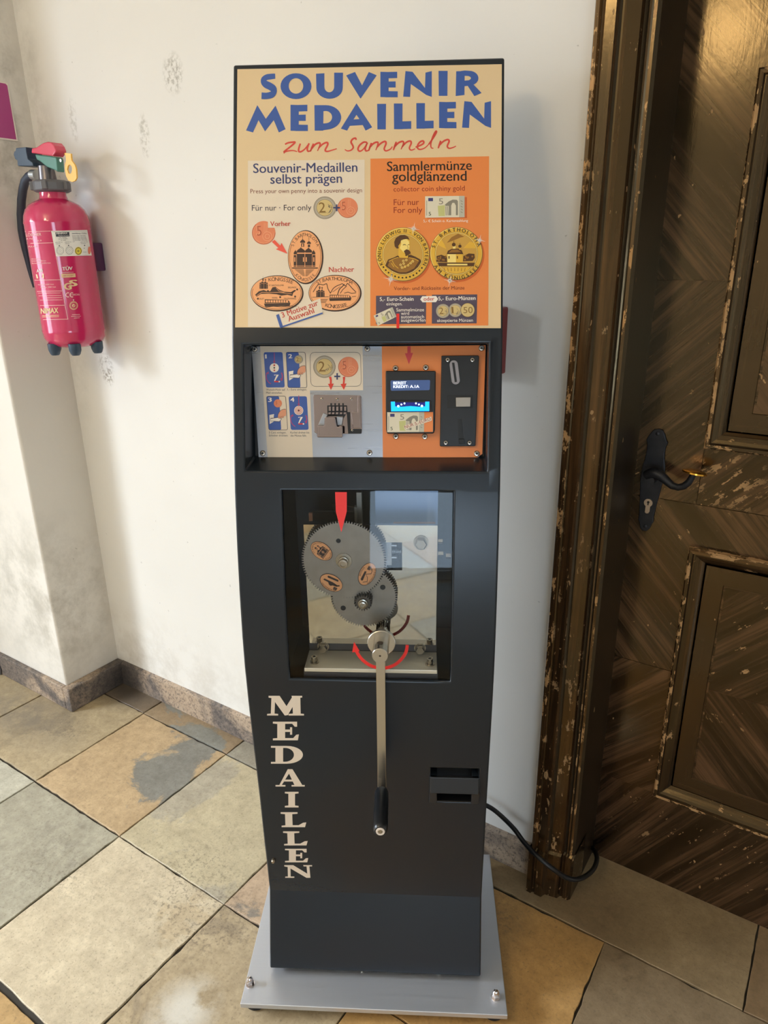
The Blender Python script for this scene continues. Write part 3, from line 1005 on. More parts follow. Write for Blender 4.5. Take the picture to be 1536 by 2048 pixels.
    A.text('Abt. Prüfung', (672, 195), (778, 192), ink, 14, 0, 1); A.text('durch Prüfer', (660, 218), (800, 214), ink, 14, 0, 1); A.text('Nr. 800', (695, 240), (772, 237), ink, 14, 0, 1)
    for x0, x1, y in ((612, 720, 268), (757, 855, 264), (875, 910, 258), (995, 1105, 264)):
        A.text('geprüft bis', (x0, y), (x1, y - 3), ink, 12, 0, 1)
        if x0 != 875: A.text('nächste', (x0 + 6, y + 22), (x1 - 30, y + 20), ink, 12, 0, 1); A.disc((x0 + x1) / 2 + 6, y + 46, 9, ink, ly=1)
    for x, y in ((686, 388), (826, 386)):
        A.ring(x, y, 58, 3, ink, ry=62, ly=1); A.ring(x, y, 40, 2, ink, ry=43, ly=1); A.ring(x, y, 16, 2, ink, ry=17, ly=1)
        for k in range(12):
            a = k * PI / 6
            A.line([(x + 42 * math.cos(a), y + 44 * math.sin(a)), (x + 56 * math.cos(a), y + 60 * math.sin(a))], 2, ink, 1)
    A.disc(962, 394, 54, yl, 62, 1); A.ring(962, 394, 46, 7, ink, 53, 2); A.text('8', (945, 408), (975, 407), ink, 26, 0, 2)
    A.rect(1040, 350, 1060, 356, ink, 1); A.rect(1035, 408, 1085, 412, ink, 1)
    A.disc(1128, 385, 22, mat('label_coral', (222, 120, 96), .4), 58, 1)
    A.build('label_sticker', body)
    # collar, neck, valve, handle
    b = B()
    zc = zs + .062
    n = 10
    pr = [(.040, zc - .004), (.047, zc), (.048, zc + .020), (.043, zc + .025), (.02, zc + .025)]
    b.lathe(pr, (cx, cy, 0), n=n)
    for k in range(5):
        a = 2 * PI * k / 5 + .3
        d = Vector((math.cos(a), math.sin(a), 0)); t = Vector((-d.y, d.x, 0))
        p = Vector((cx, cy, zc + .001)) + d * .040
        b.prism([p - t * .009, p + t * .009, p + t * .007 + d * .013, p - t * .007 + d * .013], (0, 0, .021))
    b.build('neck_collar', grey, root, bevel=.002)
    b = B()
    zh = zof(80, 334)
    b.lathe([(.0235, zc + .02), (.0225, zc + .03), (.020, zh - .004), (.020, zh)], (cx - .012, cy, 0), n=24)
    b.build('valve_neck', mat('valve_metal', (112, 108, 112), .3, .7), root)
    k_, ox, oy = 10.971, 40, 270
    pf = Plane((cx, cy - .018, 1.4), (0, -1, 0))
    HP = lambda x, y, off=0.: pf.at(x / k_ + ox, y / k_ + oy, off)
    def slab(pts, d0, d1, name, m, bev=.003):
        bb = B()
        bb.prism([HP(x, y, d0) for x, y in pts], Vector((0, d0 - d1, 0)))
        return bb.build(name, m, root, bevel=bev, seg=3)
    slab([(262, 325), (480, 305), (490, 420), (520, 560), (625, 640), (640, 715), (600, 715), (310, 718), (295, 690), (290, 600), (240, 560), (208, 470), (225, 400), (255, 380)], -.042, .004, 'valve_head', dark)
    slab([(500, 320), (600, 300), (690, 240), (760, 200), (850, 178), (930, 190), (990, 260), (1025, 350), (1028, 400), (960, 490), (860, 480), (640, 445), (490, 425)], -.034, -.002, 'carrying_handle', pinkred)
    lev = slab([(492, 440), (640, 458), (860, 488), (945, 500), (965, 560), (985, 830), (950, 800), (860, 762), (760, 722), (680, 660), (610, 600), (530, 560)], -.028, -.006, 'trigger_lever', green)
    bb = B()
    bb.lathe([(.0045, 0), (.004, .0015), (.001, .002)], HP(893, 560, -.006), (0, -1, 0), 16)
    bb.build('lever_pin', metal, lev)
    bb = B()
    A2 = [(985, 390), (1030, 400), (1070, 400), (1115, 410), (1120, 480), (1130, 560), (1200, 660), (1230, 760), (1240, 940), (1200, 1010), (1140, 1030), (1060, 1000), (1010, 900), (985, 760), (985, 640), (1010, 560), (1000, 470)]
    outer = [HP(x, y, .004) for x, y in A2]
    hole = [HP(x, y, .004) for x, y in ell(1088, 752, 58, 100, len(A2), -PI / 2 - 1.2, -PI / 2 - 1.2 + 2 * PI)]
    # order the hole points by the direction of the outline points so that the plate closes cleanly round the opening
    cen = (1088, 752)
    hole = []
    for x, y in A2:
        a = math.atan2(y - cen[1], x - cen[0])
        hole.append(HP(cen[0] + 58 * math.cos(a), cen[1] + 100 * math.sin(a), .004))
    dv = Vector((0, .004, 0))
    nA = len(A2)
    for i in range(nA):
        j = (i + 1) % nA
        bb.face([outer[i], outer[j], hole[j], hole[i]])
        bb.face([outer[i] + dv, outer[j] + dv, hole[j] + dv, hole[i] + dv])
        bb.face([outer[i], outer[j], outer[j] + dv, outer[i] + dv])
        bb.face([hole[i], hole[j], hole[j] + dv, hole[i] + dv])
    tg = bb.build('safety_tag', yel, root, merge=True)
    bb = B()
    bb.tube([HP(1000, 420, .0), HP(1000, 420, -.03)], .003)
    bb.build('safety_pin', yel, tg)
    # hose
    fp = lambda x, y, off: Plane((cx, cy, 1.4), (0, -1, 0)).at(x, y, off)
    path = [(73, 349, -.002), (66, 349, -.002), (58, 353, -.003), (50, 363, -.004), (46, 378, -.006), (43, 400, -.008), (42, 430, -.012), (44, 460, -.016), (49, 490, -.020), (55, 520, -.024), (62, 550, -.028), (68, 574, -.032)]
    bb = B()
    bb.tube([fp(*p) for p in path], [.0105, .0115, .0115, .0115, .0115, .0115, .0115, .0115, .011, .0108, .0105, .010], n=16)
    hose = bb.build('hose', rub, root)
    bb = B()
    bb.tube([fp(74, 350, -.002), fp(64.5, 349.5, -.002)], .0128, 16)
    bb.build('hose_ferrule', metal, hose)
    # feet
    for a in (-95, -38, 20, 150, 205):
        d = Vector((math.cos(math.radians(a)), math.sin(math.radians(a)), 0))
        bb = B()
        p = Vector((cx, cy, 0)) + d * .066
        bb.lathe([(.017, zb + .014), (.0165, zb - .004), (.013, zb - .014), (.010, zb - .018), (.0005, zb - .0185)], (p.x, p.y, 0), n=16)
        bb.build('foot', dark, root)
    # wall bracket
    bb = B()
    bb.prism([(cx - .02, cy + .079, 1.44), (cx + .030, cy + .074, 1.44), (cx + .036, cy + .079, 1.44), (cx + .036, WY, 1.44), (cx - .02, WY, 1.44)], (0, 0, .075))
    bb.build('wall_bracket', mat('bracket_dark_plum', (84, 44, 82), .5), root, bevel=.004)
extinguisher()

def wall_sign():
    root = thing('safety_sign', 'magenta sign with white edge fixed to the wall above the fire extinguisher', 'sign', (PX, 1.19, 1.70))
    mag = mat('sign_magenta', (170, 62, 128), .35)
    wh = mat('sign_white', (226, 216, 206), .4)
    pl = Plane((PX, 1.2, 1.8), (1, 0, 0))
    # corners of the plate on the return wall
    tr, br = pl.at(16, 167), pl.at(34.5, 282.5)
    y1 = (tr.y + br.y) / 2
    zt, zb = pl.at(12, 164.5).z, pl.at(33, 283).z
    y0 = y1 - .15
    y0 = max(y0, PY + .004)
    b = B()
    b.box((PX, y0, zb), (PX + .003, y1, zt))
    pt = b.build('sign_plate', wh, root, bevel=.001)
    b = B()
    e = .0045
    b.prism([(PX + .003, y0 + e, zb + e), (PX + .003, y1 - e, zb + e), (PX + .003, y1 - e, zt - e - .004), (PX + .003, y1 - e - .004, zt - e), (PX + .003, y0 + e, zt - e)], (.0003, 0, 0))
    b.build('coloured_face', mag, pt)
    b = B()
    c = pl.at(-22, 218)
    b.prism([(PX + .0034, c.y + .026 * math.cos(a), c.z + .030 * math.sin(a)) for a in [2 * PI * i / 32 for i in range(32)]], (.0003, 0, 0))
    b.build('white_symbol', wh, pt)
wall_sign()

def call_box():
    root = thing('alarm_box', 'dark red box on the wall, peeking out behind the upper right of the machine', 'alarm box', (-.67, WY, 1.24))
    redm = mat('alarm_box_red', (128, 34, 36), .4)
    b = B()
    b.box((-.75, 1.300, 1.243), (-.595, WY, 1.373))
    h = b.build('housing', redm, root, bevel=.003)
    b = B()
    b.box((-.735, 1.297, 1.258), (-.610, 1.301, 1.358))
    b.build('cover', redm, root, bevel=.001)
call_box()

def wall_cap():
    b = B()
    pl = Plane((0, 1.118, .05), (0, -1, 0))
    c = pl.at(-6, 1335)
    b.lathe([(.034, 0), (.034, .003), (.029, .006), (.012, .007), (.0005, .007)], c, (0, -1, 0), 28)
    b.mi = 1
    for q in range(3):
        b.box((c.x - .018 + .012 * q, c.y - .0085, c.z - .012), (c.x - .013 + .012 * q, c.y - .006, c.z + .012))
    o = b.build('cable_cap', [mat('cap_dark', (58, 56, 60), .5), mat('cap_mark', (150, 148, 150), .4)], None, loc=c)
    tag(o, 'small dark round cap set in the stone baseboard at the left edge', 'cap')
wall_cap()

def power_cable():
    blk = mat('cable_black', (20, 21, 24), .4)
    fl = Plane((0, 0, .007), (0, 0, 1))
    wl = lambda x, y, Y: Plane((0, Y, 0), (0, -1, 0)).at(x, y)
    path = [wl(955, 1604, 1.30), wl(975, 1612, 1.305), wl(992, 1623, 1.305), wl(1012, 1641, 1.295), wl(1030, 1660, 1.285), wl(1046, 1682, 1.277), wl(1062, 1700, 1.264), wl(1080, 1717, 1.258), wl(1098, 1732, 1.260), wl(1112, 1742, 1.267), wl(1130, 1754, 1.284), wl(1150, 1759, 1.302), wl(1170, 1753, 1.335), wl(1187, 1738, 1.385), wl(1194, 1718, 1.43), wl(1190, 1703, 1.462), wl(1183, 1695, 1.476)]
    # smooth through the points
    pts = []
    P = [path[0]] + path + [path[-1]]
    for i in range(1, len(P) - 2):
        p0, p1, p2, p3 = P[i - 1], P[i], P[i + 1], P[i + 2]
        for k in range(5):
            t = k / 5
            q = .5 * ((2 * p1) + (p2 - p0) * t + (2 * p0 - 5 * p1 + 4 * p2 - p3) * t * t + (3 * p1 - p0 - 3 * p2 + p3) * t ** 3)
            q.z = max(q.z, .0065)
            pts.append(q)
    pts.append(path[-1])
    b = B()
    b.tube(pts, .0058, 12)
    o = b.build('power_cable', blk, None, loc=(path[0].x, path[0].y, 0))
    tag(o, 'black power cable running from behind the machine round the foot of the door frame', 'cable')
power_cable()

# ================================================================== THE SOUVENIR MEDAL MACHINE
MLOC, MROT = (-.587, .815, 0), math.radians(30.5)
MF = Matrix.Translation(Vector(MLOC)) @ Matrix.Rotation(MROT, 4, 'Z')
MACHINE = thing('medal_machine', 'tall black souvenir medal machine with hand crank and poster on a metal plate', 'vending machine', MLOC, MROT)

PROF = [(.067, .052), (.118, .215), (.1135, .30), (.110, .345), (.104, .47), (.0935, .60), (.086, .70), (.083, .78), (.0850, .84), (.0915, .92), (.1035, 1.01), (.1190, 1.10), (.1290, 1.14), (.1835, 1.345), (.1885, 1.36), (.3360, 1.770)]
def prof_y(z):
    if z <= PROF[0][1]: return PROF[0][0]
    for (ya, za), (yb, zb) in zip(PROF, PROF[1:]):
        if z <= zb: return ya + (yb - ya) * (z - za) / (zb - za)
    return PROF[-1][0]

class Front:
    """the bent front sheet of the cabinet"""
    fr = MF
    def __init__(s): s.inv = MF.inverted()
    def at(s, px, py, off=0.0):
        o = s.inv @ CAM
        d = s.inv.to_3x3() @ ray(px, py)
        best = None
        for (ya, za), (yb, zb) in zip(PROF, PROF[1:]):
            n = Vector((0, -(zb - za), yb - ya)).normalized()
            p = Vector((0, ya, za)) + n * off
            den = d.dot(n)
            if abs(den) < 1e-9: continue
            q = o + d * ((p - o).dot(n) / den)
            if za - .004 <= q.z <= zb + .004:
                e = max(za - q.z, q.z - zb, 0)
                if best is None or e < best[0]: best = (e, q)
        return best[1] if best else Plane((0, .1, 0), (0, -1, 0), MF).at(px, py, off)
FRONT = Front()

paint = NT('cabinet_black_paint')
_co = paint.coord()
paint.b.inputs['Base Color'].default_value = lin((29, 36, 44))
paint.b.inputs['Roughness'].default_value = .27
paint.b.inputs['Specular IOR Level'].default_value = .4
paint.bump(paint.noise(_co, 140, 2), .04, .001)
cab_paint = paint.m
inner_black = mat('interior_black', (20, 22, 25), .5)
steel_brushed = mat('brushed_steel', (170, 172, 178), .30, .92, aniso=(6, 6, 260))
steel_mirror = mat('polished_steel', (214, 208, 200), .035, 1.0)
steel_gear = mat('gear_steel', (158, 148, 138), .42, .75, var=.08, vscale=40)
gear_edge = mat('gear_dark_edge', (60, 56, 54), .5, .6)
steel_bolt = mat('bolt_steel', (176, 166, 152), .25, 1.0)
chrome_dim = mat('dark_reflection_chrome', (176, 164, 168), .07, 1.0)  # chrome darkened to stand in for reflections of dark surroundings
chrome = mat('chrome', (214, 208, 210), .08, 1.0)
nickel = mat('crank_nickel', (198, 193, 184), .22, 1.0, aniso=(200, 200, 6))
alu = mat('aluminium_plate', (204, 208, 216), .42, .75, aniso=(3, 300, 300))
blackpl = mat('black_plastic', (24, 25, 28), .38)
redp = mat('signal_red', (226, 40, 34), .45)

OPEN = {'c': (-.2035, 1.133, .2005, 1.335), 'w': (-.1415, .757, .1455, 1.1015), 'r': (.1140, .4735, .2040, .5575)}

def cabinet():
    b = B(MF)
    W = .2225
    b.sm = True
    yb = .392
    xs = sorted({-W, W} | {v for o in OPEN.values() for v in (o[0], o[2])})
    zs = {z for y, z in PROF} | {v for o in OPEN.values() for v in (o[1], o[3])}
    zz = sorted(zs)
    zs = sorted(set(round(z, 5) for z in zz))
    grid = {}
    def V(i, j):
        if (i, j) not in grid: grid[(i, j)] = b.bm.verts.new((xs[i], prof_y(zs[j]), zs[j]))
        return grid[(i, j)]
    for i in range(len(xs) - 1):
        for j in range(len(zs) - 1):
            cx, cz = (xs[i] + xs[i + 1]) / 2, (zs[j] + zs[j + 1]) / 2
            if any(o[0] < cx < o[2] and o[1] < cz < o[3] for o in OPEN.values()): continue
            b._f([V(i, j), V(i + 1, j), V(i + 1, j + 1), V(i, j + 1)])
    # sides, top, back, bottom
    bl, br = b.bm.verts.new((-W, yb, zs[0])), b.bm.verts.new((W, yb, zs[0]))
    tl, tr = b.bm.verts.new((-W, yb, zs[-1])), b.bm.verts.new((W, yb, zs[-1]))
    n = len(zs)
    L = len(xs) - 1
    b._f([V(0, j) for j in range(n)] + [tl, bl])
    b._f([V(L, j) for j in range(n)] + [tr, br])
    b._f([V(i, n - 1) for i in range(L + 1)] + [tr, tl])
    b._f([V(i, 0) for i in range(L + 1)] + [br, bl])
    b._f([bl, br, tr, tl])
    # returns of the openings
    for key, dep in (('w', .006), ('r', .004)):
        x0, z0, x1, z1 = OPEN[key]
        rim = [z for z in zs if z0 - 1e-6 <= z <= z1 + 1e-6]
        for x in (x0, x1):
            i = xs.index(x)
            for za, zb in zip(rim, rim[1:]):
                a, c = V(i, zs.index(za)), V(i, zs.index(zb))
                d, e = [b.bm.verts.new(v.co + Vector((0, dep, 0))) for v in (c, a)]
                b._f([a, c, d, e])
        for z in (rim[0], rim[-1]):
            j = zs.index(z)
            i0, i1 = xs.index(x0), xs.index(x1)
            for i in range(i0, i1):
                a, c = V(i, j), V(i + 1, j)
                d, e = [b.bm.verts.new(v.co + Vector((0, dep, 0))) for v in (c, a)]
                b._f([a, c, d, e])
    # tapering recess of the coin panel
    x0, z0, x1, z1 = OPEN['c']
    rim = [z for z in zs if z0 - 1e-6 <= z <= z1 + 1e-6]
    i0, i1 = xs.index(x0), xs.index(x1)
    pc = {'tl': (-.2005, .2315, 1.3285), 'tr': (.2015, .2315, 1.3285), 'br': (.2015, .191, 1.1415), 'bl': (-.2005, .191, 1.1415)}
    pv = {k: b.bm.verts.new(v) for k, v in pc.items()}
    b._f([V(i0, zs.index(z)) for z in rim] + [pv['tl'], pv['bl']])
    b._f([V(i1, zs.index(z)) for z in rim] + [pv['tr'], pv['br']])
    b._f([V(i, zs.index(rim[0])) for i in range(i0, i1 + 1)] + [pv['br'], pv['bl']])
    b._f([V(i, zs.index(rim[-1])) for i in range(i0, i1 + 1)] + [pv['tr'], pv['tl']])
    b.mi = 1
    b._f([pv['tl'], pv['tr'], pv['br'], pv['bl']])
    # chamber behind the window and pocket behind the return tray
    b.sm = False
    x0, z0, x1, z1 = OPEN['w']
    def chamber(x0, z0, x1, z1, y0a, y0b, y1, e):
        q = [(x0 - e, y0a, z0 - e), (x1 + e, y0a, z0 - e), (x1 + e, y0b, z1 + e), (x0 - e, y0b, z1 + e)]
        p = [(x, y1, z) for x, _, z in q]
        for k in range(4): b.face([q[k], q[(k + 1) % 4], p[(k + 1) % 4], p[k]])
        b.face(p)
    chamber(x0, z0, x1, z1, prof_y(z0) + .006, prof_y(z1) + .006, .30, .012)
    x0, z0, x1, z1 = OPEN['r']
    chamber(x0, z0, x1, z1, prof_y(z0) + .004, prof_y(z1) + .004, .16, 0)
    return b.build('cabinet', [cab_paint, inner_black], MACHINE, bevel=.0055, seg=4, sharp=13)
CAB = cabinet()

# ------------------------------------------------------------------ poster
PN = Vector((0, -(1.770 - 1.36), .3360 - .1885)).normalized()
POST = Plane((0, .1885, 1.36), PN, MF)
tan = mat('poster_tan', (226, 200, 158), .42)
blue = mat('poster_blue', (58, 92, 166), .42)
scrip = mat('poster_script_red', (214, 74, 62), .42)
sheetw = mat('sheet_offwhite', (228, 214, 194), .42)
orange = mat('sheet_orange', (232, 136, 70), .42)
orange2 = mat('sheet_orange_dark', (206, 98, 44), .42)
navy = mat('ink_navy', (56, 64, 112), .45)
dkbrown = mat('ink_brown', (122, 62, 46), .45)
inkblk = mat('ink_black', (34, 26, 24), .45)
brick = mat('ink_brick', (196, 74, 60), .45)
maroon = mat('ink_maroon', (150, 40, 26), .45)
copper = mat('print_copper', (226, 134, 96), .42)
copper2 = mat('print_copper_dark', (186, 92, 62), .42)
copper3 = mat('print_copper_light', (240, 176, 136), .42)
silver = mat('print_silver', (188, 178, 160), .42)
silver2 = mat('print_silver_dark', (118, 106, 92), .42)
goldc = mat('print_pale_gold', (212, 188, 128), .42)
goldd = mat('print_gold_dark', (138, 104, 50), .42)
medal = mat('print_medal', (242, 172, 118), .42)
medink = mat('print_medal_ink', (62, 42, 36), .45)
gold = mat('print_gold', (226, 178, 62), .40)
goldl = mat('print_gold_light', (246, 220, 128), .40)
goldb = mat('print_gold_brown', (150, 104, 40), .42)
goldk = mat('print_gold_ink', (84, 52, 24), .45)
plum = mat('print_plum', (82, 72, 92), .42)
whitep = mat('print_white', (244, 236, 226), .42)
notec = mat('print_note', (222, 214, 192), .42)
noteg = mat('print_note_grey', (138, 132, 118), .42)
notel = mat('print_note_light', (186, 184, 168), .42)
notegr = mat('print_note_green', (196, 196, 130), .42)
skin = mat('print_skin', (226, 158, 124), .42)

def bowl(x0, y0, x1, y1, w, top, bot, n=14):
    pass

GL = {
 'E': [[(0, 0), (.48, .01), (.47, 1), (0, .99)], [(.3, .01), (.97, 0), (.97, .245), (.3, .26)], [(.3, .385), (.88, .375), (.88, .615), (.3, .615)], [(.3, .755), (1, .765), (1, 1), (.3, 1)]],
 'L': [[(0, 0), (.5, .0), (.49, 1), (.01, 1)], [(.3, .70), (1, .685), (1, .985), (.3, 1)]],
 'I': [[(0, 0), (1, .0), (.97, 1), (.03, 1)]],
 'N': [[(.08, 0), (.27, .42), (.24, 1), (0, .99)], [(.08, 0), (.33, .03), (1, 1), (.80, .92), (.14, .40)], [(.78, .06), (1, 0), (1, 1), (.76, .72)]],
 'V': [[(0, .13), (.29, 0), (.52, .50), (.74, 0), (1, .125), (.47, 1)]],
 'M': [[(0, .925), (.285, 0), (.50, .50), (.745, .02), (1, .88), (.83, 1), (.70, .55), (.48, .96), (.315, .55), (.175, 1)]],
 'A': [[(0, .925), (.50, 0), (.50, .42), (.40, .60), (.20, 1)], [(.50, 0), (1, .875), (.79, 1), (.62, .62), (.50, .42)], [(.27, .60), (.68, .57), (.78, .79), (.22, .83)]],
}
def strip_polys(outer, inner):
    return [[outer[i], outer[i + 1], inner[i + 1], inner[i]] for i in range(len(outer) - 1)]
def earc(cx, cy, rx, ry, a0, a1, n=16):
    return [(cx + rx * math.cos(math.radians(a0 + (a1 - a0) * i / n)), cy + ry * math.sin(math.radians(a0 + (a1 - a0) * i / n))) for i in range(n + 1)]
GL['O'] = strip_polys(earc(.5, .5, .5, .5, 0, 360, 28), earc(.5, .49, .235, .30, 0, 360, 28))
GL['D'] = [[(0, 0), (.34, .0), (.33, 1), (.01, 1)]] + strip_polys([(.2, 0)] + earc(.42, .48, .58, .48, -90, 82, 16) + [(.2, 1)], [(.2, .25)] + earc(.42, .47, .24, .24, -90, 90, 16) + [(.2, .73)])
GL['U'] = strip_polys([(0, .04), (.01, .55)] + earc(.5, .58, .49, .42, 180, 0, 16) + [(.99, .55), (1, 0)], [(.31, .02), (.31, .52)] + earc(.49, .54, .18, .21, 180, 0, 16) + [(.67, .50), (.67, .0)])
GL['R'] = [[(.02, .03), (.35, .02), (.34, .96), (0, 1)]] + strip_polys([(.2, .02), (.35, 0)] + earc(.52, .30, .36, .29, -90, 80, 12) + [(.30, .62)], [(.2, .22), (.35, .21)] + earc(.42, .30, .17, .09, -90, 90, 12) + [(.30, .40)]) + [[(.40, .50), (.66, .52), (1, .88), (.72, 1)]]
_sc = [(.86, .10), (.62, .115), (.36, .15), (.19, .27), (.30, .40), (.58, .50), (.80, .63), (.70, .80), (.40, .865), (.10, .86)]
_sw = [.20, .22, .23, .27, .29, .30, .30, .27, .25, .26]

def thick(pts, ws, asp=1.0):
    out = []
    L, R = [], []
    for i, p in enumerate(pts):
        a, c = pts[max(i - 1, 0)], pts[min(i + 1, len(pts) - 1)]
        d = Vector((c[0] - a[0], (c[1] - a[1]))).normalized()
        L.append((p[0] - d.y * ws[i] / 2, p[1] + d.x * ws[i] / 2)); R.append((p[0] + d.y * ws[i] / 2, p[1] - d.x * ws[i] / 2))
    return strip_polys(L, R)
def smooth(pts, k=5):
    P = [pts[0]] + list(pts) + [pts[-1]]
    out = []
    for i in range(1, len(P) - 2):
        p0, p1, p2, p3 = P[i - 1:i + 3]
        for j in range(k):
            t = j / k
            out.append(tuple(.5 * (2 * b_ + (c_ - a_) * t + (2 * a_ - 5 * b_ + 4 * c_ - d_) * t * t + (3 * b_ - a_ - 3 * c_ + d_) * t ** 3) for a_, b_, c_, d_ in zip(p0, p1, p2, p3)))
    out.append(tuple(pts[-1]))
    return out
_s = smooth([(x, y, w) for (x, y), w in zip(_sc, _sw)])
GL['S'] = thick([(p[0], p[1]) for p in _s], [p[2] for p in _s])

def coin2(A, x, y, r, ly=0, val='2'):
    A.disc(x, y, r, silver, ly=ly); A.ring(x, y, r, r * .045, silver2, ly=ly + 1); A.ring(x, y, r * .90, r * .02, silver2, ly=ly + 1)
    A.disc(x, y, r * .74, goldc, ly=ly + 1); A.ring(x, y, r * .75, r * .03, silver2, ly=ly + 2)
    A.text(val, (x - r * .52, y + r * .42), (x + r * (.06 if val == '2' else -.24), y + r * .40), goldd, r * .9, 0, ly + 2)
    rn = random.Random(int(x))
    for k in range(9):
        a, q = rn.uniform(-.9, .9), rn.uniform(.25, .66)
        A.line([(x + r * q * math.cos(a), y + r * q * math.sin(a)), (x + r * (q + .09) * math.cos(a + .5), y + r * (q + .02) * math.sin(a + .5)), (x + r * q * math.cos(a + .6), y + r * (q + .12) * math.sin(a + .4))], r * .035, silver2, ly + 2)
    A.line([(x - r * .55, y + r * .46), (x + r * .15, y + r * .43)], r * .03, goldd, ly + 2)

def coin5(A, x, y, r, ly=0, notch=False):
    if notch:
        A.poly([(x, y)] + ell(x, y, r, r, 30, -.36, -PI * 2 + .36 - .86), copper, ly)
    else:
        A.disc(x, y, r, copper, ly=ly)
    A.arc(x, y, r * .965, r * .05, .0, PI * 1.25, copper2, ly=ly + 1); A.arc(x, y, r * .88, r * .02, 0, PI * 1.25, copper3, ly=ly + 1)
    A.text('5', (x - r * .62, y + r * .22), (x - r * .22, y + r * .20), copper3, r * .85, .01, ly + 1)
    A.text('5', (x - r * .58, y + r * .24), (x - r * .18, y + r * .22), copper2, r * .85, -.012, ly + 2)
    A.ring(x + r * .30, y + r * .30, r * .40, r * .03, copper3, ly=ly + 1); A.ring(x + r * .30, y + r * .30, r * .20, r * .03, copper3, ly=ly + 1)
    for k in range(3): A.line([(x + r * (.05 + .12 * k), y - r * .85), (x + r * (.02 + .12 * k), y - r * .05)], r * .02, copper3, ly + 1)

def church(A, x, y, w, ink, hi, ly=0, detail=True):
    """little church with two onion domes; x,y: middle of its base, w: width"""
    u = w / 10.0
    def R(a, c, d, e, m=ink, l=0): A.rect(x + a * u, y - e * u, x + d * u, y - c * u, m, ly + l)
    def dome(cx, base, rw, h, l=0):
        pts = [(cx - rw, base), (cx - rw * 1.12, base + h * .28), (cx - rw * .75, base + h * .55), (cx - rw * .2, base + h * .78), (cx, base + h), (cx + rw * .2, base + h * .78), (cx + rw * .75, base + h * .55), (cx + rw * 1.12, base + h * .28), (cx + rw, base)]
        A.poly([(x + a * u, y - c * u) for a, c in pts], ink, ly + l)
    R(-5, 0, -3.8, 5.4); R(3.6, 0, 4.9, 5.4); R(-3.6, 0, 0, 6.2); R(.25, 0, 3.4, 6.2)
    dome(-4.2, 5.7, .75, 2.2); dome(4.1, 5.7, .75, 2.2); dome(-1.7, 6.5, 1.75, 2.6); dome(1.8, 6.5, 1.5, 2.5)
    R(-1.6, 9.2, -.2, 10.8); dome(-.9, 11, 1.05, 1.9); R(1.5, 9.0, 2.5, 10.2); dome(2.0, 10.5, .85, 1.5)
    A.line([(x - .9 * u, y - 12.6 * u), (x - .9 * u, y - 15.2 * u)], u * .16, ink, ly); A.line([(x + 2 * u, y - 12 * u), (x + 2 * u, y - 13.6 * u)], u * .16, ink, ly)
    if detail:
        for a in (-4.7, -.75, .55, 4.0): R(a, 2.3, a + .45, 4.4, hi, 1)
        R(-1.15, 9.4, -.65, 10.5, hi, 1)
        A.line([(x - 5 * u, y - .5 * u), (x + 5 * u, y - .5 * u)], u * .18, hi, ly + 1); A.line([(x - 3.6 * u, y - 6.1 * u), (x + 3.4 * u, y - 6.1 * u)], u * .22, hi, ly + 1)

def banknote(A, q, ly=0, shade=None):
    tl, tr, br, bl = [Vector(p) for p in q]
    F = lambda u, v: tuple((tl * (1 - u) + tr * u) * (1 - v) + (bl * (1 - u) + br * u) * v)
    w, h = (tr - tl).length, (bl - tl).length
    if shade: A.poly([F(.05, .06), F(1.06, .06), F(1.06, 1.04), F(.05, 1.04)], shade, ly)
    A.poly(q, notec, ly + 1)
    A.poly([F(.86, 0), F(1, 0), F(1, 1), F(.86, 1)], notel, ly + 2)
    A.poly([F(.32, .45), F(.50, .42), F(.50, .93), F(.34, .93)], notegr, ly + 2)
    A.poly([F(.08, .08), F(.20, .08), F(.20, .23), F(.08, .23)], mat('print_flag_blue', (58, 58, 116), .42), ly + 2)
    A.text('5', F(.35, .38), F(.46, .375), noteg, h * .28, .0, ly + 2); A.text('5', F(.09, .90), F(.15, .90), mat('print_note_dkgreen', (70, 82, 50), .42), h * .17, .01, ly + 2)
    A.line([F(.04, .2), F(.04, .9)], w * .012, noteg, ly + 2)
    A.poly([F(.50, .40), F(.60, .25), F(.70, .17), F(.80, .18), F(.83, .24), F(.83, .90), F(.78, .90), F(.78, .45), F(.74, .32), F(.69, .32), F(.66, .45), F(.66, .90), F(.60, .90), F(.60, .46), F(.52, .46)], noteg, ly + 2)
    for k in range(3): A.line([F(.52 + .027 * k, .48), F(.53 + .027 * k, .90)], w * .012, noteg, ly + 2)
    A.poly([F(.69, .40), F(.73, .40), F(.74, .88), F(.69, .88)], notec, ly + 3)
    for k in range(5): A.line([F(.90 + .012 * (k % 2), .22 + .13 * k), F(.95, .27 + .13 * k)], w * .016, noteg, ly + 3)

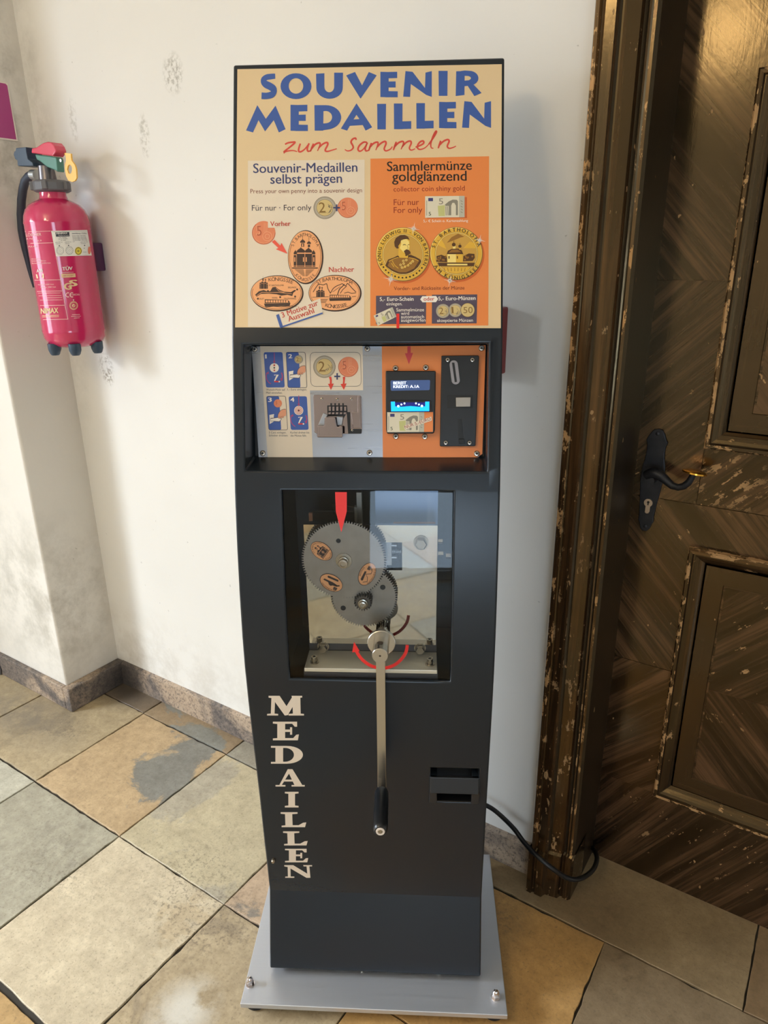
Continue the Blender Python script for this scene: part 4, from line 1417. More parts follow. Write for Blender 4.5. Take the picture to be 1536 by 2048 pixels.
def poster():
    b = B(MF)
    q = [(475, 139), (1003.5, 129), (1001.5, 656.5), (470.5, 655)]
    pts = [POST.at(*p, .0005) for p in q]
    b.prism(pts, PN * .0008)
    sheet = b.build('poster', tan, MACHINE)
    A = Art(POST, MF, 2.743, 460, 110, base=.0015)
    for ch, bx in zip('SOUVENIR', ((163, 102, 262, 243), (277, 100, 447, 242), (472, 97, 620, 240), (637, 93, 805, 240), (825, 92, 920, 232), (950, 88, 1107, 230), (1144, 87, 1194, 224), (1238, 85, 1380, 225))):
        A.glyph(GL[ch], bx, blue)
    for ch, bx in zip('MEDAILLEN', ((88, 275, 305, 425), (332, 273, 427, 417), (463, 275, 610, 415), (608, 265, 780, 415), (807, 268, 856, 408), (899, 266, 994, 407), (1022, 264, 1117, 404), (1147, 257, 1242, 402), (1273, 253, 1432, 400))):
        A.glyph(GL[ch], bx, blue)
    scr = [  # zum sammeln, pen strokes
        [(302, 490), (318, 482), (345, 478), (356, 480), (335, 500), (295, 532), (315, 527), (345, 524), (368, 530)],
        [(386, 486), (378, 510), (377, 528), (390, 530), (412, 514), (432, 486)], [(434, 484), (424, 512), (428, 528), (446, 524)],
        [(458, 486), (440, 530)], [(448, 514), (468, 490), (490, 482), (494, 492), (480, 526)], [(486, 510), (510, 488), (532, 480), (536, 492), (522, 522), (534, 529), (560, 522), (586, 514)],
        [(692, 466), (688, 456), (672, 462), (664, 478), (672, 494), (676, 508), (664, 522), (644, 526), (630, 518)],
        [(752, 480), (734, 478), (712, 494), (702, 516), (712, 528), (732, 516), (752, 484)], [(754, 480), (742, 510), (746, 526), (762, 522)],
        [(776, 482), (760, 526)], [(766, 508), (786, 486), (806, 478), (812, 486), (800, 522)], [(806, 506), (828, 484), (850, 474), (856, 486), (846, 514), (856, 526), (880, 516), (890, 502)],
        [(912, 476), (896, 522)], [(902, 504), (924, 482), (946, 474), (952, 484), (938, 518)], [(944, 504), (966, 480), (988, 472), (994, 484), (984, 510), (994, 522), (1016, 514)],
        [(1018, 506), (1044, 496), (1062, 484), (1060, 472), (1044, 476), (1030, 494), (1030, 512), (1044, 518), (1068, 510), (1090, 490)],
        [(1090, 490), (1114, 456), (1132, 424), (1128, 420), (1114, 446), (1102, 484), (1104, 508), (1116, 512)],
        [(1156, 470), (1142, 512)], [(1148, 496), (1170, 474), (1194, 464), (1202, 474), (1192, 500), (1202, 512), (1222, 508), (1240, 500)]]
    for st in scr:
        p = smooth(st, 4)
        n = len(p)
        A.line(p, [4.5 + 5.5 * math.sin(PI * min(1, .25 + .75 * i / n)) for i in range(n)], scrip)
    A.build('poster_heading', sheet)
    # ---- pale sheet about the pressed medals
    A = Art(POST, MF, 5.689, 480, 310, base=.0015)
    A.poly([(90, 65), (1418, 53), (1412, 1950), (90, 1956)], sheetw)
    A.ly = 1
    A.text('Souvenir-Medaillen', (152, 205), (1335, 190), navy, None, .012)
    A.text('selbst prägen', (347, 328), (1160, 316), navy, None, .012)
    A.text('Press your own penny into a souvenir design', (118, 436), (1388, 424), dkbrown)
    A.text('Für nur · For only', (135, 634), (812, 628), mat('ink_slate', (52, 48, 62), .45))
    coin2(A, 965, 600, 128, 1); coin5(A, 1225, 600, 116, 1)
    A.rect(1062, 592, 1138, 608, navy, 5); A.rect(1092, 562, 1108, 640, navy, 5)
    coin5(A, 270, 885, 134, 1)
    A.poly([(318, 745), (420, 745), (420, 828), (318, 828)], sheetw, 4)
    A.text('Vorher', (345, 810), (575, 806), brick, None, .02, 5); A.text('Nachher', (1013, 1332), (1298, 1328), brick, None, .02)
    A.poly([(362, 988), (392, 964), (458, 1032), (472, 1000), (540, 1124), (408, 1072), (436, 1058)], mat('arrow_red', (232, 88, 70), .42), 5)
    def oval(cx, cy, rx, ry):
        A.disc(cx + 6, cy + 3, rx + 4, medink, ry + 6, 2, 48); A.disc(cx, cy, rx, medink, ry, 3, 48); A.disc(cx - 1, cy - 1, rx - 7, medal, ry - 7, 4, 48)
    # upright medal
    cx, cy = 742, 1160
    oval(cx, cy, 198, 302)
    A.arc(cx, cy, 178, 4, math.radians(-28), math.radians(50), medink, 280, 5, 24); A.arc(cx, cy, 178, 4, math.radians(130), math.radians(208), medink, 280, 5, 24)
    A.arctext('ST.BARTHOLOMÄ', cx, cy, 152, 238, 208, 332, medink, 36, bold=.0, ly=5, sx=.9); A.arctext('KÖNIGSSEE', cx, cy + 2, 176, 276, 133, 47, medink, 36, True, .0, 5, .9)
    church(A, 735, 1272, 248, medink, medal, 5)
    A.rect(592, 1280, 886, 1292, medink, 5)
    for k in range(9):
        w = 120 - 11 * k
        A.rect(cx - w, 1300 + 9 * k, cx - w * .15, 1304 + 9 * k, medink, 5); A.rect(cx + w * .05, 1302 + 9 * k, cx + w * .85, 1306 + 9 * k, medink, 5)
    # lake medal
    cx, cy = 417, 1572
    oval(cx, cy, 297, 200)
    A.arc(cx, cy, 278, 4, math.radians(-20), math.radians(196), medink, 181, 5, 40)
    A.arctext('KÖNIGSSEE', cx, cy, 262, 140, 250, 313, medink, 42, bold=.0, ly=5)
    church(A, 270, 1522, 95, medink, medal, 5, False)
    A.poly([(172, 1590), (215, 1550), (270, 1536), (310, 1552), (345, 1548), (370, 1505), (405, 1500), (440, 1530), (500, 1555), (580, 1560), (620, 1535), (640, 1540), (605, 1570), (595, 1605), (540, 1590), (470, 1600), (420, 1585), (330, 1578), (240, 1580), (190, 1612)], medink, 5)
    A.line([(190, 1600), (250, 1562), (330, 1566), (440, 1562), (590, 1580)], 5, medal, 6); A.line([(410, 1512), (440, 1545), (520, 1572)], 4, medal, 6)
    for x, y in ((318, 1548), (650, 1530), (627, 1610), (457, 1617), (203, 1635)): A.disc(x, y, 11, medink, ly=5)
    for t, x0, x1, y in (('ST. BARTHOLOMÄ', 328, 498, 1492), ('SEELÄNDE', 545, 640, 1516), ('SALET', 215, 275, 1645), ('KESSEL', 365, 430, 1634), ('MALERWINKEL', 500, 640, 1642)): A.text(t, (x0, y), (x1, y), medink, 18, 0, 5)
    def boat(x, y, w):
        u = w / 300
        A.poly([(x, y), (x + 10 * u, y + 36 * u), (x + 290 * u, y + 30 * u), (x + 300 * u, y - 8 * u)], medink, 5)
        A.poly([(x + 8 * u, y - 48 * u), (x + 270 * u, y - 42 * u), (x + 296 * u, y - 10 * u), (x + 8 * u, y - 4 * u)], medink, 5)
        for k in range(9): A.rect(x + (18 + 29 * k) * u, y - 38 * u, x + (40 + 29 * k) * u, y - 12 * u, medal, 6)
    boat(274, 1690, 300)
    A.line([(290, 1732), (380, 1722), (470, 1730), (560, 1718), (640, 1722)], 5, medink, 5)
    # mountain medal
    cx, cy = 1077, 1570
    oval(cx, cy, 297, 203)
    A.arc(cx, cy, 278, 4, math.radians(-42), math.radians(60), medink, 184, 5, 30); A.arc(cx, cy, 278, 4, math.radians(130), math.radians(222), medink, 184, 5, 30)
    A.arctext('ST.BARTHOLOMÄ', cx, cy, 262, 145, 222, 318, medink, 40, bold=.0, ly=5); A.arctext('KÖNIGSSEE', cx + 10, cy - 8, 270, 182, 116, 60, medink, 42, True, .0, 5)
    A.line(smooth([(832, 1560), (870, 1500), (900, 1470), (950, 1478), (985, 1465), (1000, 1520), (1030, 1575)], 3), 8, medink, 5)
    A.line(smooth([(1030, 1570), (1060, 1520), (1100, 1490), (1140, 1475), (1165, 1465), (1200, 1490), (1225, 1462), (1270, 1510), (1320, 1560)], 3), 8, medink, 5)
    A.line(smooth([(1110, 1590), (1130, 1530), (1160, 1500), (1190, 1470)], 3), 10, medink, 5); A.line([(1140, 1575), (1170, 1530), (1215, 1490)], 7, medink, 5)
    for k in range(6): A.line([(1050 + 14 * k, 1560 - 10 * k), (1075 + 14 * k, 1545 - 10 * k)], 4, medink, 5)
    A.line([(1185, 1572), (1230, 1560), (1270, 1575), (1320, 1568)], 7, medink, 5)
    church(A, 915, 1615, 95, medink, medal, 5, False)
    A.line([(820, 1618), (1010, 1612)], 5, medink, 5); A.line([(1275, 1612), (1320, 1608)], 5, medink, 5)
    boat(1013, 1630, 255)
    for k in range(4): A.rect(920, 1640 + 12 * k, 1000 - 8 * k, 1645 + 12 * k, medink, 5)
    A.poly([(440, 1815), (912, 1632), (942, 1798), (486, 1958)], sheetw, 7)
    A.poly([(410, 1822), (443, 1808), (492, 1958), (458, 1972)], blue, 8); A.line([(470, 1958), (940, 1798)], 16, blue, 8)
    A.text('3 Motive zur', (484, 1852), (893, 1708), brick, 62, .02, 8); A.text('Auswahl', (556, 1896), (848, 1796), brick, 62, .02, 8)
    A.build('medal_sheet', sheet)
    # ---- orange sheet about the collector coin
    A = Art(POST, MF, 5.689, 730, 310, base=.0015)
    A.poly([(62, 42), (1412, 14), (1402, 1940), (60, 1946)], orange)
    A.ly = 1
    A.text('Sammlermünze', (252, 184), (1215, 168), inkblk, None, .012); A.text('goldglänzend', (310, 300), (1155, 292), inkblk, None, .012)
    A.text('collector coin shiny gold', (325, 416), (1135, 404), maroon, None, .0)
    A.text('Für nur', (327, 571), (615, 567), maroon, 68); A.text('For only', (327, 660), (652, 655), maroon, 68)
    banknote(A, [(684, 470), (1133, 465), (1133, 708), (684, 714)], 1, orange2)
    A.text('5,- € Schein o. Kartenzahlung', (665, 766), (1172, 760), whitep)
    def goldcoin(cx, cy, r, ri):
        A.disc(cx + 10, cy + 14, r + 6, orange2, ly=2, n=48); A.disc(cx, cy, r, goldb, ly=3, n=48); A.disc(cx - 3, cy - 4, r - 9, goldl, ly=4, n=48); A.disc(cx - 1, cy - 2, r - 14, gold, ly=5, n=48)
        A.disc(cx, cy, ri + 8, goldb, ly=6, n=48); A.disc(cx, cy, ri + 3, goldl, ly=7, n=48); A.disc(cx, cy, ri - 4, goldb, ly=8, n=48); A.disc(cx, cy, ri - 7, mat('print_gold_field', (204, 158, 70), .4), ly=9, n=48)
    cx, cy = 432, 1132
    goldcoin(cx, cy, 308, 228)
    A.arctext('KÖNIG LUDWIG II', cx, cy, 250, 250, 152, 280, inkblk, 40, bold=.012, ly=8); A.arctext('- VON BAYERN', cx, cy, 250, 250, 286, 388, inkblk, 40, bold=.012, ly=8)
    for k in range(13):
        a = math.radians(147 - k * 9.3)
        A.disc(cx + 264 * math.cos(a), cy + 264 * math.sin(a), 10, inkblk, ly=8, n=12)
    # a bearded officer in uniform
    S = 10
    A.poly([(230, 1258), (262, 1190), (330, 1165), (380, 1140), (400, 1122), (485, 1140), (520, 1135), (575, 1158), (632, 1190), (640, 1215), (600, 1275), (540, 1325), (470, 1352), (390, 1352), (300, 1315)], goldk, S)
    A.poly([(258, 1262), (280, 1205), (345, 1182), (395, 1160), (480, 1165), (570, 1178), (612, 1210), (560, 1290), (470, 1335), (390, 1335), (310, 1300)], goldb, S + 1)
    A.poly([(378, 1150), (382, 1075), (355, 1020), (358, 975), (380, 925), (430, 908), (480, 925), (508, 975), (512, 1030), (506, 1070), (500, 1110), (480, 1135), (430, 1150)], gold, S + 2)
    A.poly([(395, 1060), (412, 1010), (405, 970), (470, 955), (500, 985), (506, 1040), (500, 1080), (440, 1110), (420, 1085)], goldl, S + 3)
    A.poly([(338, 1040), (332, 990), (350, 945), (400, 912), (450, 908), (490, 930), (508, 968), (480, 955), (440, 960), (410, 972), (400, 1005), (378, 1035), (385, 1062), (362, 1065)], goldk, S + 4)
    A.poly([(452, 1112), (440, 1095), (470, 1072), (495, 1078), (515, 1100), (520, 1120), (500, 1130), (490, 1150), (465, 1152)], goldk, S + 4)
    A.line([(430, 1025), (448, 1018), (465, 1024)], 7, goldk, S + 4); A.line([(488, 1020), (505, 1022)], 6, goldk, S + 4); A.line([(478, 1025), (492, 1060), (480, 1066)], 4, goldb, S + 4)
    A.poly([(382, 1140), (398, 1122), (470, 1150), (492, 1136), (488, 1172), (392, 1168)], gold, S + 4)
    for p in ([(310, 1200), (335, 1250), (380, 1290)], [(545, 1190), (500, 1240), (430, 1290)], [(300, 1230), (330, 1275)], [(270, 1210), (330, 1180), (380, 1165)], [(500, 1168), (560, 1180), (610, 1205)]):
        A.line(smooth(p, 3), 7, gold, S + 3)
    for x, y in ((435, 1205), (470, 1195), (420, 1280), (455, 1270), (490, 1255), (520, 1230), (440, 1235), (545, 1210), (405, 1250)): A.ring(x, y, 13, 6, goldl, ly=S + 3, n=10)
    cx, cy = 1040, 1122
    goldcoin(cx, cy, 303, 238)
    A.arctext('ST. BARTHOLOMÄ', cx, cy, 253, 253, 192, 344, inkblk, 42, bold=.015, ly=8); A.arctext('AM KÖNIGSSEE', cx, cy, 296, 296, 153, 27, inkblk, 42, True, .015, 8)
    A.poly([(825, 1020), (870, 960), (905, 1020), (925, 1070), (860, 1040)], gold, S); A.poly([(930, 1000), (985, 935), (1060, 895), (1130, 930), (1085, 940), (1000, 975)], goldb, S); A.poly([(1120, 1060), (1190, 985), (1245, 1000), (1262, 1060)], gold, S)
    A.poly([(812, 1215), (815, 1150), (870, 1135), (930, 1160), (935, 1220)], goldk, S); A.poly([(1115, 1210), (1120, 1150), (1180, 1120), (1245, 1125), (1250, 1170), (1225, 1205)], goldk, S)
    rn = random.Random(5)
    for k in range(16): A.disc(rn.choice((rn.uniform(825, 920), rn.uniform(1130, 1235))), rn.uniform(1145, 1200), 11, goldb, ly=S + 1, n=9)
    A.rect(938, 1120, 1112, 1222, goldl, S + 1); A.rect(1035, 1122, 1112, 1222, gold, S + 2)
    A.poly([(930, 1128), (942, 1090), (985, 1068), (1060, 1065), (1100, 1085), (1118, 1128)], goldk, S + 3); A.poly([(950, 1112), (985, 1078), (1055, 1076), (1095, 1105)], goldb, S + 4)
    A.rect(1000, 1035, 1030, 1068, goldl, S + 3); A.disc(1010, 1020, 21, goldk, ly=S + 4); A.disc(1080, 1038, 18, goldk, ly=S + 4); A.rect(1072, 1050, 1090, 1078, gold, S + 3)
    A.line([(1010, 1000), (1010, 975)], 4, goldk, S + 4); A.line([(1080, 1020), (1080, 1000)], 4, goldk, S + 4)
    for x in (950, 1045): A.rect(x, 1150, x + 12, 1180, goldk, S + 4)
    A.poly([(825, 1225), (1252, 1225), (1235, 1265), (845, 1265)], goldk, S + 2); A.rect(935, 1238, 1165, 1256, goldl, S + 3)
    A.poly([(880, 1280), (1200, 1275), (1160, 1325), (1040, 1348), (930, 1330)], gold, S + 2)
    for k in range(7): A.line([(900 + 40 * k, 1285), (910 + 37 * k, 1322)], 6, goldb, S + 3)
    for x, y, r in ((553, 838, 60), (293, 1413, 72), (966, 1430, 60), (1305, 970, 56)):
        for k in range(12):
            a = k * PI / 6 + .2
            q = r * (1.25 if k % 3 == 0 else .6)
            A.poly([(x + 5 * math.cos(a + PI / 2), y + 5 * math.sin(a + PI / 2)), (x + q * math.cos(a), y + q * math.sin(a)), (x - 5 * math.cos(a + PI / 2), y - 5 * math.sin(a + PI / 2))], whitep, S + 5)
        A.disc(x, y, 15, whitep, ly=S + 5, n=14)
    A.text('Vorder- und Rückseite der Münze', (330, 1538), (1132, 1530), mat('ink_darkred', (104, 30, 20), .45))
    A.poly([(125, 1602), (697, 1595), (693, 1920), (125, 1925)], plum, 2); A.poly([(762, 1590), (1277, 1586), (1271, 1915), (760, 1919)], plum, 2)
    A.text('5,- Euro-Schein', (168, 1662), (552, 1658), whitep, None, .015, 3); A.text('einlegen.', (243, 1712), (425, 1710), whitep, None, 0, 3)
    for t, x0, x1, y in (('Sammelmünze', 357, 672, 1780), ('wird', 410, 502, 1820), ('automatisch', 410, 672, 1859), ('ausgeworfen', 410, 688, 1898)): A.text(t, (x0, y), (x1, y - 2), whitep, None, 0, 3)
    banknote(A, [(98, 1827), (312, 1730), (358, 1840), (145, 1944)], 3)
    A.poly([(628, 1642), (652, 1607), (808, 1604), (832, 1638), (808, 1674), (655, 1676)], whitep, 4); A.text('oder', (668, 1660), (790, 1656), brick, None, .015, 5)
    A.text('5,- Euro-Münzen', (835, 1655), (1258, 1648), whitep, None, .015, 3)
    coin2(A, 888, 1775, 82, 3); coin2(A, 1028, 1766, 80, 6, '1')
    A.disc(1168, 1764, 80, goldc, ly=10); A.ring(1168, 1764, 80, 4, goldd, ly=11); A.text('50', (1120, 1800), (1226, 1798), goldd, 72, 0, 11)
    A.text('akzeptierte Münzen', (820, 1900), (1228, 1897), whitep, None, 0, 3)
    A.rect(358, 1805, 390, 1972, redp, 6)
    A.build('coin_sheet', sheet)
poster()

# ------------------------------------------------------------------ coin and banknote panel in the recess
QN = Vector((0, -(1.3285 - 1.1415), .2315 - .191)).normalized()
PANEL = Plane((0, .191 - .0012, 1.1415), QN, MF)

def px_prism(b, plane, pts, k, ox, oy, d0, d1):
    """a plate of the given outline standing between d0 and d1 off the plane"""
    a = [plane.at(x / k + ox, y / k + oy, d1) for x, y in pts]
    b.prism(a, -plane.n * (d1 - d0))

def screw_on(plane, x, y, off, r, parent, name='screw', m=None, m2=None):
    b = B(MF)
    c = plane.at(x, y, off)
    b.lathe([(r, 0), (r, .0012), (r * .8, .0024), (r * .45, .0026), (r * .42, .0012), (.0002, .0012)], c, plane.n, 18)
    b.mi = 1
    b.lathe([(r * .42, .0013), (.0002, .0013)], c, plane.n, 6, caps=False)
    return b.build(name, [m or steel_bolt, m2 or inner_black], parent)

def control_panel():
    b = B(MF)
    k4, x4, y4 = 5.486, 470, 650
    k5, x5, y5 = 5.297, 740, 650
    q = [(502.5, 692.5), (972, 691.5), (964.8, 905), (957, 914.5), (517, 915)]
    px_prism(b, PANEL, q, 1, 0, 0, 0, .0022)
    pan = b.build('control_panel', steel_brushed, MACHINE, bevel=.0006)
    T = PANEL.shifted(.0022)
    inkg = mat('ink_grey', (74, 70, 78), .45)
    pblue = mat('pictogram_blue', (58, 92, 172), .42)
    # instruction sticker
    A = Art(T, MF, k4, x4, y4, base=.0003)
    A.poly([(275, 232), (1400, 230), (1405, 716), (822, 718), (855, 1452), (358, 1452)], sheetw)
    A.ly = 1
    def out(q, r, w=6): A.line(_rr(q, r), w, inkg, 3, True)
    def _rr(q, r, n=4):
        o = []
        for i in range(4):
            p, a, c = Vector(q[i]), Vector(q[i - 1]), Vector(q[(i + 1) % 4])
            ua, ub = (a - p).normalized() * r, (c - p).normalized() * r
            for t in [j / n for j in range(n + 1)]:
                v = (p + ua) * (1 - t) ** 2 + p * 2 * t * (1 - t) + (p + ub) * t * t
                o.append((v.x, v.y))
        return o
    def turn(cx, cy):
        A.arc(cx, cy + 95, 88, 9, 2.0, 3.6, mat('pictogram_pink', (176, 72, 120), .42), ly=3); A.arc(cx, cy + 95, 88, 12, -.5, .55, mat('pictogram_pink', (176, 72, 120), .42), ly=3)
        A.poly([(cx + 62, cy + 118), (cx + 94, cy + 112), (cx + 88, cy + 140)], _MC['pictogram_pink'], 3); A.poly([(cx - 92, cy + 60), (cx - 62, cy + 40), (cx - 60, cy + 68)], _MC['pictogram_pink'], 3)
        A.line([(cx, cy - 165), (cx, cy - 60)], 8, _MC['pictogram_pink'], 3); A.poly([(cx - 14, cy - 74), (cx + 14, cy - 74), (cx, cy - 44)], _MC['pictogram_pink'], 3)
        A.disc(cx, cy, 50, whitep, ly=3)
    def crank(x, y):
        A.line([(x, y - 68), (x + 38, y - 72), (x + 4, y - 4)], 11, whitep, 4); A.rect(x, y - 4, x + 50, y + 10, redp, 4); A.disc(x + 56, y + 3, 9, whitep, ly=5, n=12)
    A.rrect([(314, 299), (522, 298), (546, 685), (340, 686)], 22, pblue, 2)
    A.text('1', (330, 368), (349, 367), whitep, 46, .0, 3)
    turn(431, 470); A.disc(431, 470, 9, inkblk, ly=4); A.rect(422, 432, 440, 452, brick, 4); A.rect(424, 488, 440, 506, brick, 4); crank(430, 618)
    A.rrect([(588, 783), (788, 782), (808, 1150), (612, 1151)], 22, pblue, 2)
    A.text('4', (610, 843), (650, 841), whitep, 46, .03, 3)
    turn(699, 938)
    for r in (42, 28, 15): A.ring(699, 938, r, 6, brick, ly=4)
    A.disc(699, 938, 8, inkblk, ly=5); crank(695, 1082)
    def push(q, dx, dy, cop):
        tl, tr, br, bl = q
        rr = _rr(q, 22)
        A.line(rr, 5, inkg, 3, True)
        f = lambda p, c, t: (p[0] + (c[0] - p[0]) * t, p[1] + (c[1] - p[1]) * t)
        A.rrect([tl, f(tl, tr, .66), f(bl, br, .66), bl], 20, pblue, 2)
        x, y = tl
        sx = x + dx; sy = y + dy
        A.poly([(sx, sy), (sx + 52, sy - 10), (sx + 48, sy + 16), (sx + 52, sy + 70), (sx + 4, sy + 100)], whitep, 4)
        A.poly([(sx + 14, sy + 38), (sx + 110, sy + 26), (sx + 132, sy + 46), (sx + 110, sy + 72), (sx + 12, sy + 66)], whitep, 5); A.line([(sx + 14, sy + 38), (sx + 110, sy + 26), (sx + 132, sy + 46), (sx + 110, sy + 72), (sx + 12, sy + 66)], 4, inkg, 6, True)
        hx, hy = sx + 92, sy - 62
        A.poly(smooth([(hx, hy + 80), (hx + 6, hy + 50), (hx + 30, hy + 15), (hx + 60, hy), (hx + 88, hy), (hx + 90, hy + 66), (hx + 60, hy + 78), (hx + 30, hy + 92), (hx + 8, hy + 96)], 3), skin, 6)
        A.line(smooth([(hx, hy + 80), (hx + 6, hy + 50), (hx + 30, hy + 15), (hx + 60, hy), (hx + 88, hy)], 3), 4, inkg, 7)
        for t in range(3): A.disc(hx + 16 + 20 * t, hy + 92 - 4 * t, 11, skin, ly=7, n=10); A.ring(hx + 16 + 20 * t, hy + 92 - 4 * t, 11, 2, inkg, ly=8, n=10)
    push([(560, 298), (770, 298), (790, 688), (580, 687)], 30, 212, 0)
    A.text('2', (588, 366), (626, 364), whitep, 46, .03, 3); coin2(A, 697, 378, 47, 4)
    push([(345, 782), (555, 780), (578, 1151), (370, 1152)], 32, 205, 1)
    A.text('3', (366, 844), (402, 842), whitep, 46, .03, 3); coin5(A, 470, 860, 45, 4)
    for t, x0, x1, y in (('Wunsch-Motiv auf', 342, 548, 720), ('Pfeil einstellen.', 342, 520, 754), ('1,- Euro einlegen.', 576, 788, 718), ('5 Cent einlegen.', 372, 562, 1190), ('Schieber drücken.', 372, 582, 1222), ('Kurbel drehen bis', 608, 815, 1190), ('die Münze fällt.', 610, 785, 1224)):
        A.text(t, (x0, y), (x1, y), inkg, 22, 0, 2)
    A.line(_rr([(822, 299), (1378, 298), (1386, 672), (832, 674)], 60), 4, inkg, 2, True)
    coin2(A, 981, 458, 122, 2); coin5(A, 1243, 460, 111, 2)
    A.rect(1088, 556, 1155, 572, navy, 4); A.rect(1113, 528, 1129, 600, navy, 4)
    for p in ([(1030, 570), (1056, 566), (1062, 600), (1062, 645), (1084, 642), (1052, 712), (1020, 645), (1040, 645), (1042, 606)], [(1182, 570), (1210, 566), (1206, 600), (1202, 645), (1224, 640), (1194, 712), (1158, 648), (1182, 645), (1186, 604)]):
        A.poly(p, mat('arrow_signal', (222, 62, 44), .42), 5)
    A.build('instruction_sticker', pan)
    # orange sticker with arrow
    A = Art(T, MF, k5, x5, y5, base=.0003)
    A.poly([(125, 226), (1226, 213), (1190, 1366), (1134, 1402), (136, 1402)], orange)
    A.poly([(396, 226), (430, 225), (432, 296), (456, 296), (412, 416), (370, 300), (396, 298)], mat('arrow_rose', (206, 62, 66), .42), 1)
    A.build('orange_sticker', pan)
    for x, y in ((509.5, 698.5), (734.5, 697.5), (963, 696.5), (525.5, 906.5), (739, 905.5), (953.5, 907)):
        screw_on(T, x, y, .0003, .0050, pan)
    # screws on the recess side
    sp = Plane((-.2035, .2, 1.2), (1, 0, 0), MF)
    # ---- coin slide
    k, ox, oy = 11.815, 610, 770
    b = B(MF)
    px_prism(b, T, [(215, 232), (1300, 245), (1335, 280), (1350, 1030), (1345, 1120), (1310, 1155), (270, 1150), (215, 1110), (192, 270)], k, ox, oy, 0, .0035)
    sl = b.build('coin_slide', chrome_dim, MACHINE, bevel=.0008)
    S1 = T.shifted(.0035)
    b = B(MF)
    px_prism(b, S1, [(1075, 630), (1135, 1025), (1325, 1025), (1300, 265), (1240, 262), (1240, 640)], k, ox, oy, 0, .004)
    b.build('slide_guard', chrome_dim, sl, bevel=.0008)
    b = B(MF)
    px_prism(b, S1, [(525, 480), (990, 480), (1000, 640), (900, 800), (890, 740), (545, 740), (530, 640)], k, ox, oy, 0, .0012)
    b.mi = 1
    for x in (560, 645, 738, 830, 922):
        px_prism(b, S1, [(x, 510), (x + 52, 510), (x + 52, 610), (x, 610)], k, ox, oy, .001, .0075)
        px_prism(b, S1, [(x - 6, 645), (x + 54, 645), (x + 46, 690), (x - 14, 690)], k, ox, oy, .001, .005)
    b.mi = 0
    for x in (600, 693, 785, 880): px_prism(b, S1, [(x, 430), (x + 32, 430), (x + 32, 720), (x, 720)], k, ox, oy, .0008, .0022)
    b.build('coin_slots', [inner_black, chrome_dim], sl)
    # sliding tongue leaning out to the front
    b = B(MF)
    F = lambda x, y, d: S1.at(x / k + ox, y / k + oy, d)
    px_prism(b, S1, [(430, 660), (530, 700), (460, 960), (300, 960)], k, ox, oy, .001, .010)
    px_prism(b, S1, [(740, 740), (900, 760), (870, 960), (760, 960)], k, ox, oy, .001, .006)
    b.build('slide_arm', steel_brushed, sl, bevel=.0008)
    b = B(MF)
    tongue = [(465, 770), (490, 758), (690, 758), (715, 775), (745, 960), (770, 985), (860, 965), (885, 985), (890, 1225), (870, 1240), (300, 1238), (280, 1215), (285, 965), (300, 955), (400, 955), (440, 960), (455, 930)]
    px_prism(b, S1, tongue, k, ox, oy, .014, .020)
    b.build('slide_tongue', chrome_dim, sl, bevel=.0014, seg=3)
    b = B(MF)
    for x0, y0, x1, y1 in ((330, 1175, 860, 1190), (322, 1000, 336, 1180), (850, 1000, 864, 1180)): px_prism(b, S1, [(x0, y0), (x1, y0), (x1, y1), (x0, y1)], k, ox, oy, .0195, .0208)
    for x in (455, 550, 655, 760): px_prism(b, S1, [(x - 7, 1150), (x + 7, 1150), (x + 9, 1180), (x - 9, 1180)], k, ox, oy, .0195, .0206)
    b.build('tongue_ridge', chrome_dim, sl)
    b = B(MF)
    px_prism(b, S1, [(985, 640), (1065, 640), (1080, 1150), (1020, 1150)], k, ox, oy, .0, .0012)
    px_prism(b, S1, [(1040, 1040), (1340, 1040), (1335, 1150), (1040, 1150)], k, ox, oy, .0, .0010)
    b.build('slide_gap', inner_black, sl)
    for x, y in ((400, 328), (762, 335), (1100, 330), (1268, 750), (1118, 1070)): screw_on(S1, x / k + ox, y / k + oy, .0003, .0022, sl)
    # ---- banknote acceptor
    k, ox, oy = k5, x5, y5
    # front plane of the unit stands 14 mm off the panel
    D = .014
    b = B(MF)
    px_prism(b, T, [(165, 486), (697, 485), (694, 800), (688, 1110), (676, 1150), (180, 1152), (170, 1110), (166, 800)], k, ox, oy, 0, D)
    ba = b.build('banknote_acceptor', blackpl, MACHINE, bevel=.002, seg=3)
    FP = T.shifted(D)
    A = Art(FP, MF, k, ox, oy, base=.0003)
    A.rrect([(217, 588), (638, 582), (632, 690), (220, 697)], 16, mat('display_blue', (70, 92, 140), .2, emit=(60, 84, 140), estr=.35))
    lit = mat('display_text_white', (235, 240, 255), .4, emit=(230, 238, 255), estr=1.1)
    A.text('BEREIT', (248, 630), (384, 628), lit, 30, .03, 1); A.text('KREDIT: A.1A', (248, 668), (520, 666), lit, 30, .03, 1)
    A.build('display', ba)
    b = B(MF)
    px_prism(b, FP, [(205, 800), (648, 798), (650, 918), (205, 922)], k, ox, oy, 0, .0035)
    b.build('note_mouth', inner_black, ba, bevel=.001)
    A = Art(FP.shifted(.0035), MF, k, ox, oy, base=.0003)
    cy = mat('mouth_light_cyan', (20, 160, 255), .3, emit=(0, 132, 255), estr=2.6)
    A.poly([(222, 812), (264, 812), (266, 862), (340, 866), (430, 858), (520, 866), (584, 862), (586, 812), (628, 812), (628, 912), (224, 915)], cy)
    A.poly([(266, 820), (584, 820), (584, 858), (520, 862), (430, 852), (340, 862), (268, 858)], mat('mouth_deep_blue', (8, 12, 60), .3, emit=(6, 16, 150), estr=.7), 1)
    wl = mat('mouth_light_white', (220, 245, 255), .3, emit=(190, 235, 255), estr=3.5)
